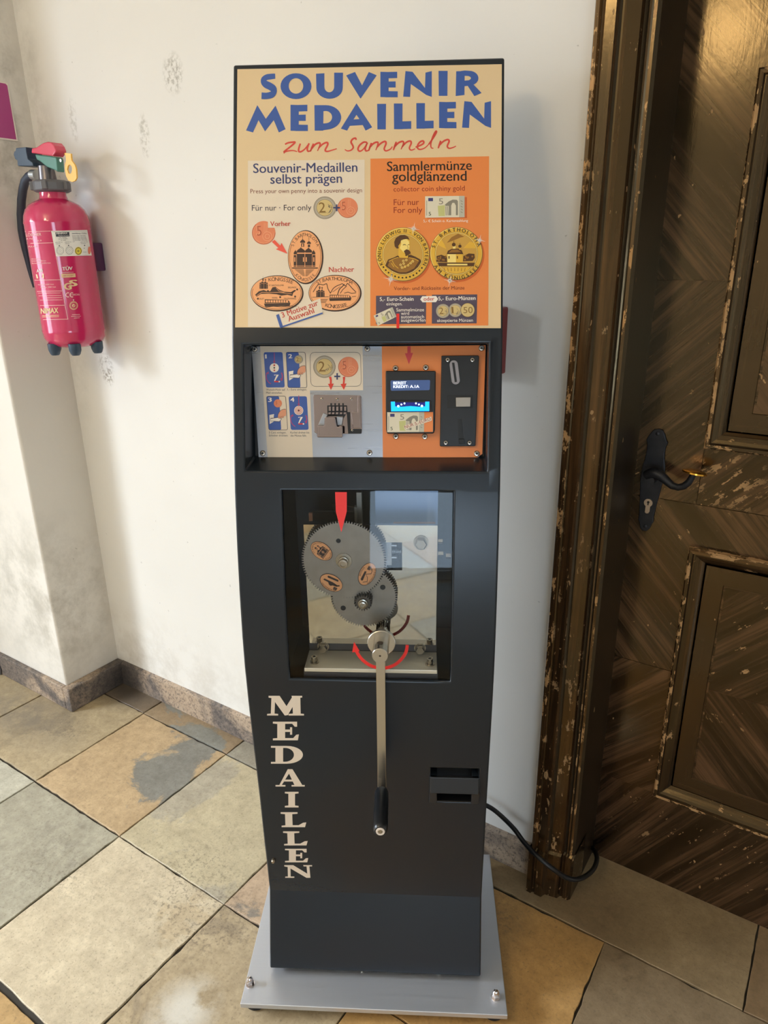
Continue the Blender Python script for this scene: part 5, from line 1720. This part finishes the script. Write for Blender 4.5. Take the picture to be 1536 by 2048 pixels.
    for x, y, r in ((300, 860, 12), (332, 842, 9), (365, 830, 9), (487, 830, 9), (518, 842, 9), (550, 858, 12)): A.disc(x, y, r, wl, ly=2, n=12)
    A.build('mouth_light', ba)
    A = Art(FP, MF, k, ox, oy, base=.0003)
    A.poly([(182, 924), (668, 921), (667, 1133), (182, 1136)], orange)
    banknote(A, [(182, 924), (575, 922), (572, 1133), (182, 1136)], 1)
    A.poly([(358, 1068), (650, 970), (655, 1012), (368, 1110)], sheetw, 6)
    A.text('NUR 5,-EURO', (372, 1098), (646, 1006), maroon, 32, .0, 7)
    A.build('note_sticker', ba)
    for x, y in ((270, 458), (590, 450), (273, 1180), (580, 1183)): screw_on(T, x / k + ox, y / k + oy, .0003, .0050, ba)
    # ---- coin acceptor
    D = .006
    b = B(MF)
    px_prism(b, T, [(757, 326), (1148, 322), (1156, 335), (1118, 1275), (1108, 1284), (748, 1286), (740, 1278)], k, ox, oy, 0, D)
    ca = b.build('coin_acceptor', blackpl, MACHINE, bevel=.0012)
    FP = T.shifted(D)
    b = B(MF)
    cap = lambda x0, y0, x1, y1, r: [(x0 + r * math.cos(a), y0 + r * math.sin(a)) for a in [PI + PI * i / 10 for i in range(11)]] + [(x1 + r * math.cos(a), y1 + r * math.sin(a)) for a in [PI * i / 10 for i in range(11)]]
    px_prism(b, FP, cap(887, 418, 908, 585, 44), k, ox, oy, 0, .003)
    b.mi = 1
    px_prism(b, FP, [(868, 398), (894, 398), (922, 602), (898, 606)], k, ox, oy, .0029, .0032)
    b.build('coin_slot_ring', [mat('slot_ring_grey', (150, 146, 150), .4, .5), inner_black], ca, bevel=.0006)
    b = B(MF)
    b.mi = 1
    px_prism(b, FP, [(822, 745), (1090, 745), (1085, 880), (820, 880)], k, ox, oy, 0, .0006)
    b.mi = 0
    px_prism(b, FP, [(910, 768), (1066, 766), (1062, 864), (912, 866)], k, ox, oy, 0, .005)
    b.build('return_button', [mat('button_grey', (168, 160, 150), .35, .6), mat('plastic_soft_black', (18, 19, 21), .5)], ca, bevel=.0008)
    b = B(MF)
    px_prism(b, FP, [(930, 998), (972, 994), (990, 1200), (936, 1210)], k, ox, oy, 0, .0005)
    px_prism(b, FP, [(940, 1210), (1000, 1208), (998, 1258), (945, 1260)], k, ox, oy, 0, .0030)
    b.build('return_slot', inner_black, ca, bevel=.0004)
    for x, y in ((822, 370), (1084, 370), (802, 1246), (1054, 1246)): screw_on(FP, x / k + ox, y / k + oy, .0002, .0040, ca)
    # red arrow painted on the cabinet above the panel
control_panel()

# ------------------------------------------------------------------ viewing window and the press behind it
def glass_material():
    m = NT('clear_acrylic')
    t = m.t
    tr = m.n('ShaderNodeBsdfTransparent')
    tr.inputs[0].default_value = (.94, .96, .97, 1)
    gl = m.n('ShaderNodeBsdfGlossy')
    gl.inputs['Roughness'].default_value = .015
    fr = m.n('ShaderNodeFresnel')
    fr.inputs['IOR'].default_value = 1.49
    mx = m.n('ShaderNodeMixShader')
    k = m.math('MULTIPLY', fr.outputs[0], .42)
    m.l(k, mx.inputs[0]); m.l(tr.outputs[0], mx.inputs[1]); m.l(gl.outputs[0], mx.inputs[2])
    m.l(mx.outputs[0], m.out.inputs['Surface'])
    return m.m

class PaneSurf:
    """outer face of the window pane"""
    fr = MF
    def at(s, px, py, off=0.0): return FRONT.at(px, py, off - .003)

def gear(b, cx, cz, R, teeth, y0, y1, hole=0, depth=None):
    dp = depth or 2.1 * R / teeth * 1.05
    pts = []
    for i in range(teeth):
        for f, r in ((0, R - dp), (.22, R - dp), (.36, R), (.62, R), (.78, R - dp)):
            a = 2 * PI * (i + f) / teeth
            pts.append((cx + r * math.sin(a), cz + r * math.cos(a)))
    n = len(pts)
    f0 = [b.bm.verts.new((x, y0, z)) for x, z in pts]
    f1 = [b.bm.verts.new((x, y1, z)) for x, z in pts]
    mid = b.bm.verts.new((cx, y0, cz)); mid1 = b.bm.verts.new((cx, y1, cz))
    mi = b.mi
    for i in range(n):
        j = (i + 1) % n
        b._f([f0[i], f0[j], mid]); b._f([f1[j], f1[i], mid1])
        b.mi = 1; b._f([f0[i], f0[j], f1[j], f1[i]]); b.mi = mi

def bolt_head(b, p, ax, r, h):
    p, ax = Vector(p), Vector(ax).normalized()
    b.cyl(p, p + ax * h * .25, r * 1.25, n=20)
    u, v, w = frame_of(ax)
    ring = lambda hh, rr: [p + ax * hh + u * (rr * math.cos(i * PI / 3)) + v * (rr * math.sin(i * PI / 3)) for i in range(6)]
    b.loft([ring(h * .25, r), ring(h * .9, r), ring(h, r * .85)])

def press():
    k6, x6, y6 = 3.84, 540, 960
    YM = .142
    MP = Plane((0, YM, .9), (0, -1, 0), MF)
    # pane
    b = B(MF)
    b.sm = True
    x0, z0, x1, z1 = OPEN['w']
    e = .0008
    zz = [z0 + e] + [z for y, z in PROF if z0 < z < z1] + [z1 - e]
    for d in (.003, .007):
        for za, zb in zip(zz, zz[1:]):
            b.face([(x0 + e, prof_y(za) + d, za), (x1 - e, prof_y(za) + d, za), (x1 - e, prof_y(zb) + d, zb), (x0 + e, prof_y(zb) + d, zb)])
    pane = b.build('window_pane', glass_material(), MACHINE, merge=True)
    PS = PaneSurf()
    A = Art(PS, MF, 5.908, 620, 1180, base=.0004)
    pts = [(545, 715), (575, 770), (625, 830), (700, 885), (780, 915), (860, 925), (940, 910), (1020, 872), (1090, 805), (1135, 730), (1150, 650)]
    A.line(smooth(pts, 3), 38, redp)
    A.poly([(520, 612), (588, 722), (498, 738)], redp, 1)
    A.build('turning_arrow', pane)
    A = Art(PS, MF, k6, x6, y6, base=.0004)
    A.poly([(500, 93), (590, 93), (590, 240), (548, 402), (506, 245)], redp)
    A.build('pointer', pane)
    # face plate with square opening
    b = B(MF)
    PX_ = lambda x, y: MP.at(x / k6 + x6, y / k6 + y6)
    xa, xb = -.1125, .1207
    za, zb = .797, 1.032
    h0, h1 = PX_(878, 692), PX_(1014, 480)
    hx0, hz0, hx1, hz1 = h0.x - .012, h0.z, h1.x, h1.z
    xs, zs = [xa, hx0, hx1, xb], [za, hz0, hz1, zb]
    for y in (YM, YM + .008):
        for i in range(3):
            for j in range(3):
                if i == 1 and j == 1: continue
                b.face([(xs[i], y, zs[j]), (xs[i + 1], y, zs[j]), (xs[i + 1], y, zs[j + 1]), (xs[i], y, zs[j + 1])])
    for (p, q) in (((xa, za), (xb, za)), ((xb, za), (xb, zb)), ((xb, zb), (xa, zb)), ((xa, zb), (xa, za)), ((hx0, hz0), (hx1, hz0)), ((hx1, hz0), (hx1, hz1)), ((hx1, hz1), (hx0, hz1)), ((hx0, hz1), (hx0, hz0))):
        b.face([(p[0], YM, p[1]), (q[0], YM, q[1]), (q[0], YM + .008, q[1]), (p[0], YM + .008, p[1])])
    fp = b.build('face_plate', steel_mirror, MACHINE, merge=True)
    for x, y, r in ((1160, 480, .0105),):
        b = B(MF); bolt_head(b, PX_(x, y), (0, -1, 0), r, .011); b.build('hex_bolt', steel_bolt, fp)
    # block behind the opening
    b = B(MF)
    b.box((hx0 - .01, YM + .03, hz0 - .01), (hx1 + .01, YM + .036, hz1 + .01))
    b.mi = 1
    b.box((hx1 - .028, YM + .008, hz0 + .006), (hx1 - .019, YM + .020, hz1 - .003))
    b.box((hx0, YM + .006, hz0), (hx1 - .028, YM + .012, hz1))
    for z in (hz0 + .018, hz1 - .012): b.cyl((hx1 - .019, YM + .016, z), (hx1 - .010, YM + .016, z), .003, n=12)
    for q in range(7): b.cyl((hx1 - .018 + q * .0024, YM + .022, (hz0 + hz1) / 2), (hx1 - .0168 + q * .0024, YM + .022, (hz0 + hz1) / 2), .0035, n=12)
    b.build('press_block', [inner_black, steel_brushed], MACHINE)
    # ledge and lower bracket
    b = B(MF)
    b.box((-.1155, .088, .770), (.1225, .150, .7775))
    led = b.build('base_ledge', mat('worn_lit_steel', (236, 226, 206), .36, .45), MACHINE, bevel=.001)  # pale colour stands in for light falling on the ledge
    b = B(MF)
    b.box((-.1155, .150, .7775), (.1225, .156, .799))
    b.box((-.118, .094, .750), (.124, .150, .7695))
    b.build('ledge_bracket', mat('grey_bracket', (84, 84, 90), .35, .7), MACHINE, bevel=.001)
    LP = Plane((0, 0, .7775), (0, 0, 1), MF)
    for x, y in ((340, 1405), (1228, 1425)):
        b = B(MF)
        c = LP.at(x / k6 + x6, y / k6 + y6)
        c.y = .108
        b.cyl(c, c + Vector((0, 0, .002)), .0085, n=20)
        b.cyl(c + Vector((0, 0, .002)), c + Vector((0, 0, .012)), .0055, n=20)
        b.mi = 1
        b.cyl(c + Vector((0, 0, .0118)), c + Vector((0, 0, .0122)), .003, n=6)
        b.build('socket_bolt', [steel_bolt, inner_black], led)
    for x, y in ((412, 1290), (1152, 1298)):
        b = B(MF)
        c = Plane((0, .150, .79), (0, -1, 0), MF).at(x / k6 + x6, y / k6 + y6)
        bolt_head(b, (c.x, .150, .788), (0, -1, 0), .0088, .016); b.build('hex_bolt', steel_bolt, led)
    # gear wheels
    b = B(MF)
    _c = Plane((0, .117, 1), (0, -1, 0), MF).at(687.5, 1121.5)
    g1 = (_c.x, _c.z)
    gear(b, g1[0], g1[1], .0736, 98, .117, .122, depth=.0036)
    G1 = b.build('gear_wheel', [steel_gear, gear_edge], MACHINE)
    GP = Plane((0, .117, .98), (0, -1, 0), MF)
    b = B(MF)
    b.lathe([(.0145, 0), (.0142, .0012), (.0095, .0014), (.0092, .006), (.0075, .0065), (.0075, .014), (.0052, .0142), (.005, .0125), (.0002, .0125)], (g1[0], .117, g1[1]), (0, -1, 0), 24)
    b.build('axle_nut', steel_bolt, G1)
    c = GP.at(525 / k6 + x6, 467 / k6 + y6)
    b = B(MF)
    b.lathe([(.0042, 0), (.004, .0006), (.0030, .0007), (.003, .0003), (.0002, .0003)], c, (0, -1, 0), 20)
    b.build('index_hole', [inner_black], G1)
    def sticker(x, y, ang, kind):
        # local art coordinates about the sticker centre, in photo units of the big view
        c, s_ = math.cos(ang), math.sin(ang)
        class R:
            fr = MF
            @staticmethod
            def at(u, v, off=0.0): return GP.at((x + u * c - v * s_) / k6 + x6, (y + u * s_ + v * c) / k6 + y6, off)
        A = Art(R, MF, 1, 0, 0, base=.0004)
        if kind == 0: rx, ry = 62, 94
        else: rx, ry = 94, 62
        A.disc(0, 0, rx, medink, ry, 0, 36); A.disc(-1, -1, rx - 4, medal, ry - 4, 1, 36)
        if kind == 0:
            church(A, -2, 40, 78, medink, medal, 2); A.rect(-46, 42, 46, 46, medink, 2)
            A.arctext('ST.BARTHOLOMÄ', 0, 0, 46, 74, 205, 335, medink, 11, bold=0, ly=2); A.arctext('KÖNIGSSEE', 0, 0, 54, 86, 132, 48, medink, 11, True, 0, 2)
        elif kind == 1:
            A.poly([(-72, 6), (-50, -10), (-20, -14), (-8, -24), (8, -22), (22, -8), (66, -8), (60, 4), (30, 6), (-10, 8), (-50, 4), (-66, 12)], medink, 2)
            church(A, -48, -16, 30, medink, medal, 2, False); A.poly([(-45, 30), (40, 22), (48, 30), (44, 38), (-40, 44)], medink, 2)
            A.arctext('KÖNIGSSEE', 0, 0, 82, 44, 248, 318, medink, 13, bold=0, ly=2)
        else:
            A.line([(-66, 4), (-40, -24), (-16, -26), (4, 8), (20, -14), (50, -28), (70, 0)], 4, medink, 2)
            church(A, -48, 18, 30, medink, medal, 2, False); A.poly([(-16, 12), (58, 6), (64, 16), (56, 26), (-12, 26)], medink, 2)
            A.arctext('ST.BARTHOLOMÄ', 0, 0, 82, 46, 222, 318, medink, 12, bold=0, ly=2); A.arctext('KÖNIGSSEE', 0, 0, 84, 54, 116, 60, medink, 12, True, 0, 2)
        A.build('medal_sticker', G1)
    sticker(396, 545, math.radians(-54), 0)
    sticker(470, 788, math.radians(208), 1)
    sticker(745, 723, math.radians(118), 2)
    _c = Plane((0, .129, 1), (0, -1, 0), MF).at(728, 1194)
    g2 = (_c.x, _c.z)
    b = B(MF)
    gear(b, g2[0], g2[1], .0596, 80, .129, .134, depth=.0036)
    G2 = b.build('gear_wheel', [steel_gear, gear_edge], MACHINE)
    P2 = Plane((0, .129, .9), (0, -1, 0), MF)
    for x, y in ((866, 824), (562, 983)):
        b = B(MF)
        b.lathe([(.0048, 0), (.0046, .0006), (.0034, .0007), (.0034, .0003), (.0002, .0003)], P2.at(x / k6 + x6, y / k6 + y6), (0, -1, 0), 20)
        b.build('index_hole', [inner_black], G2)
    b = B(MF)
    gear(b, g2[0], g2[1], .0158, 20, .106, .129, depth=.0034)
    b.mi = 0
    P = b.build('pinion', [mat('pinion_steel', (88, 80, 74), .4, .85), gear_edge], MACHINE)
    b = B(MF)
    b.lathe([(.009, 0), (.0085, .004), (.0065, .0045), (.0065, .010), (.0045, .0105), (.0042, .0085), (.0002, .0085)], (g2[0], .106, g2[1]), (0, -1, 0), 24)
    b.build('axle_nut', steel_bolt, P)
    # crank shaft with its pinion
    cx, cz = .0247, .8388
    b = B(MF)
    gear(b, cx, cz, .0125, 16, .118, .136, depth=.003)
    b.build('pinion', [mat('pinion_steel', (88, 80, 74), .4, .85), gear_edge], MACHINE)
    b = B(MF)
    b.cyl((cx, .140, cz), (cx, .0735, cz), .0100, n=28)
    b.lathe([(.0002, 0), (.0245, 0), (.0245, .006), (.0235, .007), (.0002, .007)], (cx, .0805, cz), (0, -1, 0), 40)
    b.lathe([(.0002, .0), (.0138, .0), (.0138, .0400), (.0132, .0408), (.0002, .0408)], (cx, .0735, cz), (0, -1, 0), 40)
    hub = b.build('crank_hub', nickel, MACHINE)
    b = B(MF)
    b.cyl((cx, .0328, cz), (cx, .0325, cz), .0018, n=14)
    b.lathe([(.0052, 0), (.0052, .0004), (.0002, .0004)], (cx - .0006, .0515, cz + .0138), (0, 0, 1), 20)
    b.build('hub_hole', mat('hole_brown', (52, 42, 30), .5), hub)
    ya, yb = .0445, .0535
    b = B(MF)
    b.prism([(cx - .0078, ya, cz - .006), (cx + .0078, ya, cz - .006), (cx + .0078 - .0012, ya, .540), (cx - .0078 - .0012, ya, .540)], (0, yb - ya, 0))
    b.build('crank_arm', nickel, MACHINE, bevel=.0006)
    gx, gz = .0242, .5475
    b = B(MF)
    b.lathe([(.0095, .0), (.0098, .002), (.0126, .010), (.0128, .03), (.0128, .094), (.0120, .099), (.0098, .1015), (.0002, .1015)], (gx - .0012, .0485, gz), Vector((.030, -1, 0)), 32)
    gr = b.build('crank_grip', mat('grip_black', (22, 24, 28), .30), MACHINE)
    d = Vector((.030, -1, 0)).normalized()
    c = Vector((gx - .0012, .0485, gz)) + d * .1014
    b = B(MF)
    b.lathe([(.0078, 0), (.0075, .0012), (.0045, .0012), (.0044, .0002), (.0002, .0002)], c, d, 24)
    b.mi = 1
    b.lathe([(.0043, .0004), (.0036, .001), (.0002, .001)], c, d, 16, caps=False)
    b.build('grip_screw', [mat('washer_white', (226, 214, 204), .35), steel_bolt], gr)
    # things behind the face plate
    b = B(MF)
    RP = Plane((0, .190, 1.05), (0, -1, 0), MF)
    R6 = lambda x, y: RP.at(x / k6 + x6, y / k6 + y6)
    def rbox(x0, y0, x1, y1, ya, yb):
        p, q = R6(x0, y1), R6(x1, y0)
        b.box((p.x, ya, p.z), (q.x, yb, q.z))
    rbox(672, 90, 704, 340, .185, .200); rbox(655, 195, 670, 340, .180, .190)
    b.build('guide_rail', mat('rail_grey', (150, 142, 132), .35, .8), MACHINE)
    b = B(MF)
    b.tube([R6(492, 262) , R6(470, 182), R6(660, 210)], .0007, 6)
    b.build('spring_wire', steel_bolt, MACHINE)
    b = B(MF)
    rbox(300, 256, 660, 316, .196, .204)
    b.mi = 1
    rbox(300, 256, 323, 316, .190, .197)
    b.build('cross_bar', [mat('bar_dark', (58, 52, 50), .35, .7), mat('bar_copper_end', (196, 142, 116), .4, .4)], MACHINE)
    b = B(MF)
    rbox(808, 96, 1292, 352, .200, .206)
    b.build('rear_plate', mat('rear_reflection_steel', (126, 144, 176), .3, .6), MACHINE)  # bluish reflection painted into the plate colour
    LPn = Plane((0, .165, 1.03), (0, -1, 0), MF)
    A = Art(LPn, MF, k6, x6, y6)
    A.poly([(948, 322), (1270, 322), (1272, 352), (948, 350)], mat('label_brown', (166, 120, 88), .45))
    A.text('www.genhorst.com', (962, 341), (1265, 342), inkblk, 16, .015, 1)
    A.build('maker_label', MACHINE)
    b = B(MF)
    SP = Plane((0, .165, 1.0), (0, -1, 0), MF)
    for x0, x1, y, r in ((1290, 1330, 565, .006), (1290, 1325, 468, .005), (1350, 1390, 580, .0062)):
        p = SP.at(x0 / k6 + x6, y / k6 + y6); q = SP.at(x1 / k6 + x6, y / k6 + y6)
        b.cyl(p, (q.x, p.y, p.z), r, n=6)
    b.build('side_bolts', steel_bolt, MACHINE)
press()

# ------------------------------------------------------------------ vertical lettering
def lettering():
    A = Art(FRONT, MF, 2.844, 480, 1360, base=.0004)
    wl = mat('letter_cream', (226, 212, 196), .4)
    sf = .10
    def slab_L(n):
        if n == 'I': return [[(.26, .05), (.74, .05), (.74, .95), (.26, .95)], [(0, 0), (1, 0), (1, sf), (.62, .14), (.38, .14), (0, sf)], [(0, 1), (1, 1), (1, 1 - sf), (.62, .86), (.38, .86), (0, 1 - sf)]]
        if n == 'L': return [[(.17, .05), (.45, .05), (.47, .95), (.19, .95)], [(0, 0), (.66, 0), (.66, sf), (.45, .13), (.17, .13), (.0, sf)], [(.04, 1), (.95, 1), (1, .68), (.88, .70), (.70, .87), (.20, .87), (.04, .90)]]
        if n == 'E': return [[(.17, .05), (.47, .05), (.47, .95), (.17, .95)], [(0, 0), (.93, 0), (.93, .27), (.84, .27), (.74, .11), (.17, .12), (0, sf)], [(0, 1), (.96, 1), (1, .68), (.90, .70), (.78, .88), (.17, .88), (0, 1 - sf)], [(.40, .42), (.66, .42), (.66, .30), (.74, .30), (.74, .70), (.66, .70), (.66, .55), (.40, .55)]]
        if n == 'M': return [[(.12, .06), (.22, .06), (.20, .94), (.10, .94)], [(.04, 0), (.34, 0), (.56, .62), (.48, 1), (.14, .12), (.04, .09)], [(.92, 0), (.70, 0), (.46, .72), (.48, 1), (.56, .98), (.80, .22)], [(.68, .06), (.90, .06), (.91, .94), (.70, .94)], [(.66, 0), (.95, 0), (.95, .09), (.68, .10)], [(0, 1), (.30, 1), (.30, .92), (.2, .9), (.1, .9), (0, .92)], [(.58, 1), (1, 1), (1, .92), (.90, .9), (.70, .9), (.58, .92)]]
        if n == 'D': return [[(.14, .05), (.38, .05), (.38, .95), (.14, .95)], [(0, 0), (.5, 0), (.5, .11), (0, .10)], [(0, 1), (.5, 1), (.5, .89), (0, .90)]] + strip_polys([(.38, 0)] + earc(.5, .5, .5, .5, -90, 90, 14) + [(.38, 1)], [(.38, .11)] + earc(.44, .5, .28, .39, -90, 90, 14) + [(.38, .89)])
        if n == 'A': return [[(.42, 0), (.56, 0), (.20, .95), (.12, .95)], [(.40, .04), (.58, 0), (.93, .95), (.66, .95)], [(.24, .60), (.66, .60), (.68, .71), (.22, .71)], [(0, 1), (.34, 1), (.34, .91), (0, .91)], [(.55, 1), (1, 1), (1, .91), (.55, .91)]]
        if n == 'N': return [[(.12, .05), (.22, .05), (.23, .95), (.13, .95)], [(0, 0), (.32, 0), (.92, .80), (.92, 1), (.80, 1), (.14, .16), (0, .10)], [(.80, .05), (.90, .05), (.94, 1), (.84, 1)], [(.68, 0), (1, 0), (1, .10), (.70, .10)], [(.03, 1), (.36, 1), (.36, .90), (.04, .90)]]
    for n, x0, y0, x1, y1 in (('M', 154, 90, 364, 202), ('E', 187, 237, 335, 343), ('D', 176, 375, 358, 476), ('A', 202, 507, 368, 606), ('I', 255, 636, 333, 725), ('L', 231, 752, 377, 837), ('L', 245, 861, 385, 941), ('E', 256, 960, 388, 1037), ('N', 252, 1053, 410, 1125)):
        A.glyph(slab_L(n), (x0, y0, x1, y1), wl)
    A.build('vertical_lettering', MACHINE)
    # end of the poster arrow and the lock screw
    A = Art(FRONT, MF, 1, 0, 0, base=.0004)
    A.poly([(815, 689.0), (821, 689.0), (821, 684), (815, 684)], mat('arrow_rose', (206, 62, 66), .42))
    b = B(MF)
    c = FRONT.at(547.5, 1718, 0)
    b.lathe([(.0045, 0), (.0045, .006), (.0030, .009), (.0002, .0095)], c, (0, -1, 0), 14)
    b.build('latch_stud', steel_bolt, MACHINE)
lettering()

# ------------------------------------------------------------------ medal return tray
def tray():
    k, ox, oy = 9.035, 830, 1500
    b = B(MF)
    F = lambda x, y, off: FRONT.at(x / k + ox, y / k + oy, off)
    def pr(pts, d0, d1):
        a = [F(x, y, d1) for x, y in pts]; c = [F(x, y, d0) for x, y in pts]
        b.loft([a, c])
    x0, z0, x1, z1 = OPEN['r']
    y0, y1 = prof_y(z0), prof_y(z1)
    # flap leaning out at its foot
    zf1, zf0 = z1 - .020, z1 - .053
    e = .001
    b.loft([[(x0 - e, prof_y(zf1) - .003, zf1), (x1 + e, prof_y(zf1) - .003, zf1), (x1 + e, prof_y(zf1) + .004, zf1), (x0 - e, prof_y(zf1) + .004, zf1)],
            [(x0 - e, prof_y(zf0) - .012, zf0), (x1 + e, prof_y(zf0) - .012, zf0), (x1 + e, prof_y(zf0) - .006, zf0), (x0 - e, prof_y(zf0) - .006, zf0)]])
    fl = b.build('return_tray', blackpl, MACHINE, bevel=.0015, seg=3)
    b = B(MF)
    for xa, xb in ((x0 - .003, x0 + .012), (x1 - .012, x1 + .003)):
        b = B(MF)
        b.loft([[(xa, prof_y(zf1) - .002, zf1), (xb, prof_y(zf1) - .002, zf1), (xb, prof_y(zf1) + .03, zf1), (xa, prof_y(zf1) + .03, zf1)],
                [(xa, prof_y(zf0) - .007, zf0), (xb, prof_y(zf0) - .007, zf0), (xb, prof_y(zf0) + .03, zf0), (xa, prof_y(zf0) + .03, zf0)],
                [(xa, prof_y(z0) - .0005, z0 - .004), (xb, prof_y(z0) - .0005, z0 - .004), (xb, prof_y(z0) + .03, z0 - .004), (xa, prof_y(z0) + .03, z0 - .004)]])
        b.build('tray_cheek', cab_paint, fl, bevel=.001)
    b = B(MF)
    b.box((x0, prof_y(z0) + .001, z0 - .003), (x1, prof_y(z0) + .05, z0 + .001))
    b.build('tray_floor', blackpl, fl)
tray()

# ------------------------------------------------------------------ base plate
def base():
    b = B(MF)
    b.box((-.2705, -.0005, .026), (.2715, .405, .038))
    pl = b.build('base_plate', alu, MACHINE, bevel=.0012)
    # foot block of the cabinet
    b = B(MF)
    b.box((-.205, .085, .038), (.215, .39, .0525))
    b.build('cabinet_foot', inner_black, MACHINE)
    for x, y in ((-.2597, .0538), (.2508, .0475)):
        b = B(MF)
        c = Vector((x, y - .012, .038))
        b.cyl(c, c + Vector((0, 0, .0018)), .0095, n=24)
        ring = lambda z, r: [c + Vector((r * math.cos(i * PI / 3 + .3), r * math.sin(i * PI / 3 + .3), z)) for i in range(6)]
        b.loft([ring(.0018, .0080), ring(.0085, .0080), ring(.0095, .0072)])
        b.lathe([(.0070, .0095), (.0068, .0125), (.0058, .0165), (.0036, .0195), (.0002, .0205)], c, (0, 0, 1), 24)
        b.build('cap_nut', chrome, pl)
    for x in (-.247, .247):
        for y in (.035, .365):
            b = B(MF)
            b.lathe([(.022, 0), (.024, .003), (.023, .012), (.014, .018), (.012, .026)], (x, y, 0), (0, 0, 1), 28)
            b.build('rubber_foot', mat('foot_rubber', (24, 25, 27), .6), pl)
base()

# crumbs of plaster on the base plate
def crumbs():
    top = Plane((0, 0, .038), (0, 0, 1), MF)
    wm = mat('crumb_white', (222, 220, 212), .8)
    for n, (x, y, r, lab) in enumerate(((877, 1946, .0042, 'small white plaster crumb on the base plate in front of the machine'), (724, 1944, .0018, 'tiny white speck on the base plate under the middle of the machine'))):
        c = MF @ top.at(x, y)
        b = B()
        rn = random.Random(n)
        bmesh.ops.create_icosphere(b.bm, subdivisions=2, radius=r, matrix=Matrix.Translation(c + Vector((0, 0, r * .55))) @ Matrix.Rotation(.9, 4, 'Z') @ Matrix.Diagonal((1.25, .75, .65, 1)))
        for v in b.bm.verts: v.co += Vector((rn.uniform(-1, 1), rn.uniform(-1, 1), rn.uniform(-1, 1))) * r * .07
        lo = min(v.co.z for v in b.bm.verts)
        for v in b.bm.verts: v.co.z += .038 - lo
        o = b.build('plaster_crumb', wm, None, loc=(c.x, c.y, .038))
        tag(o, lab, 'crumb')
crumbs()
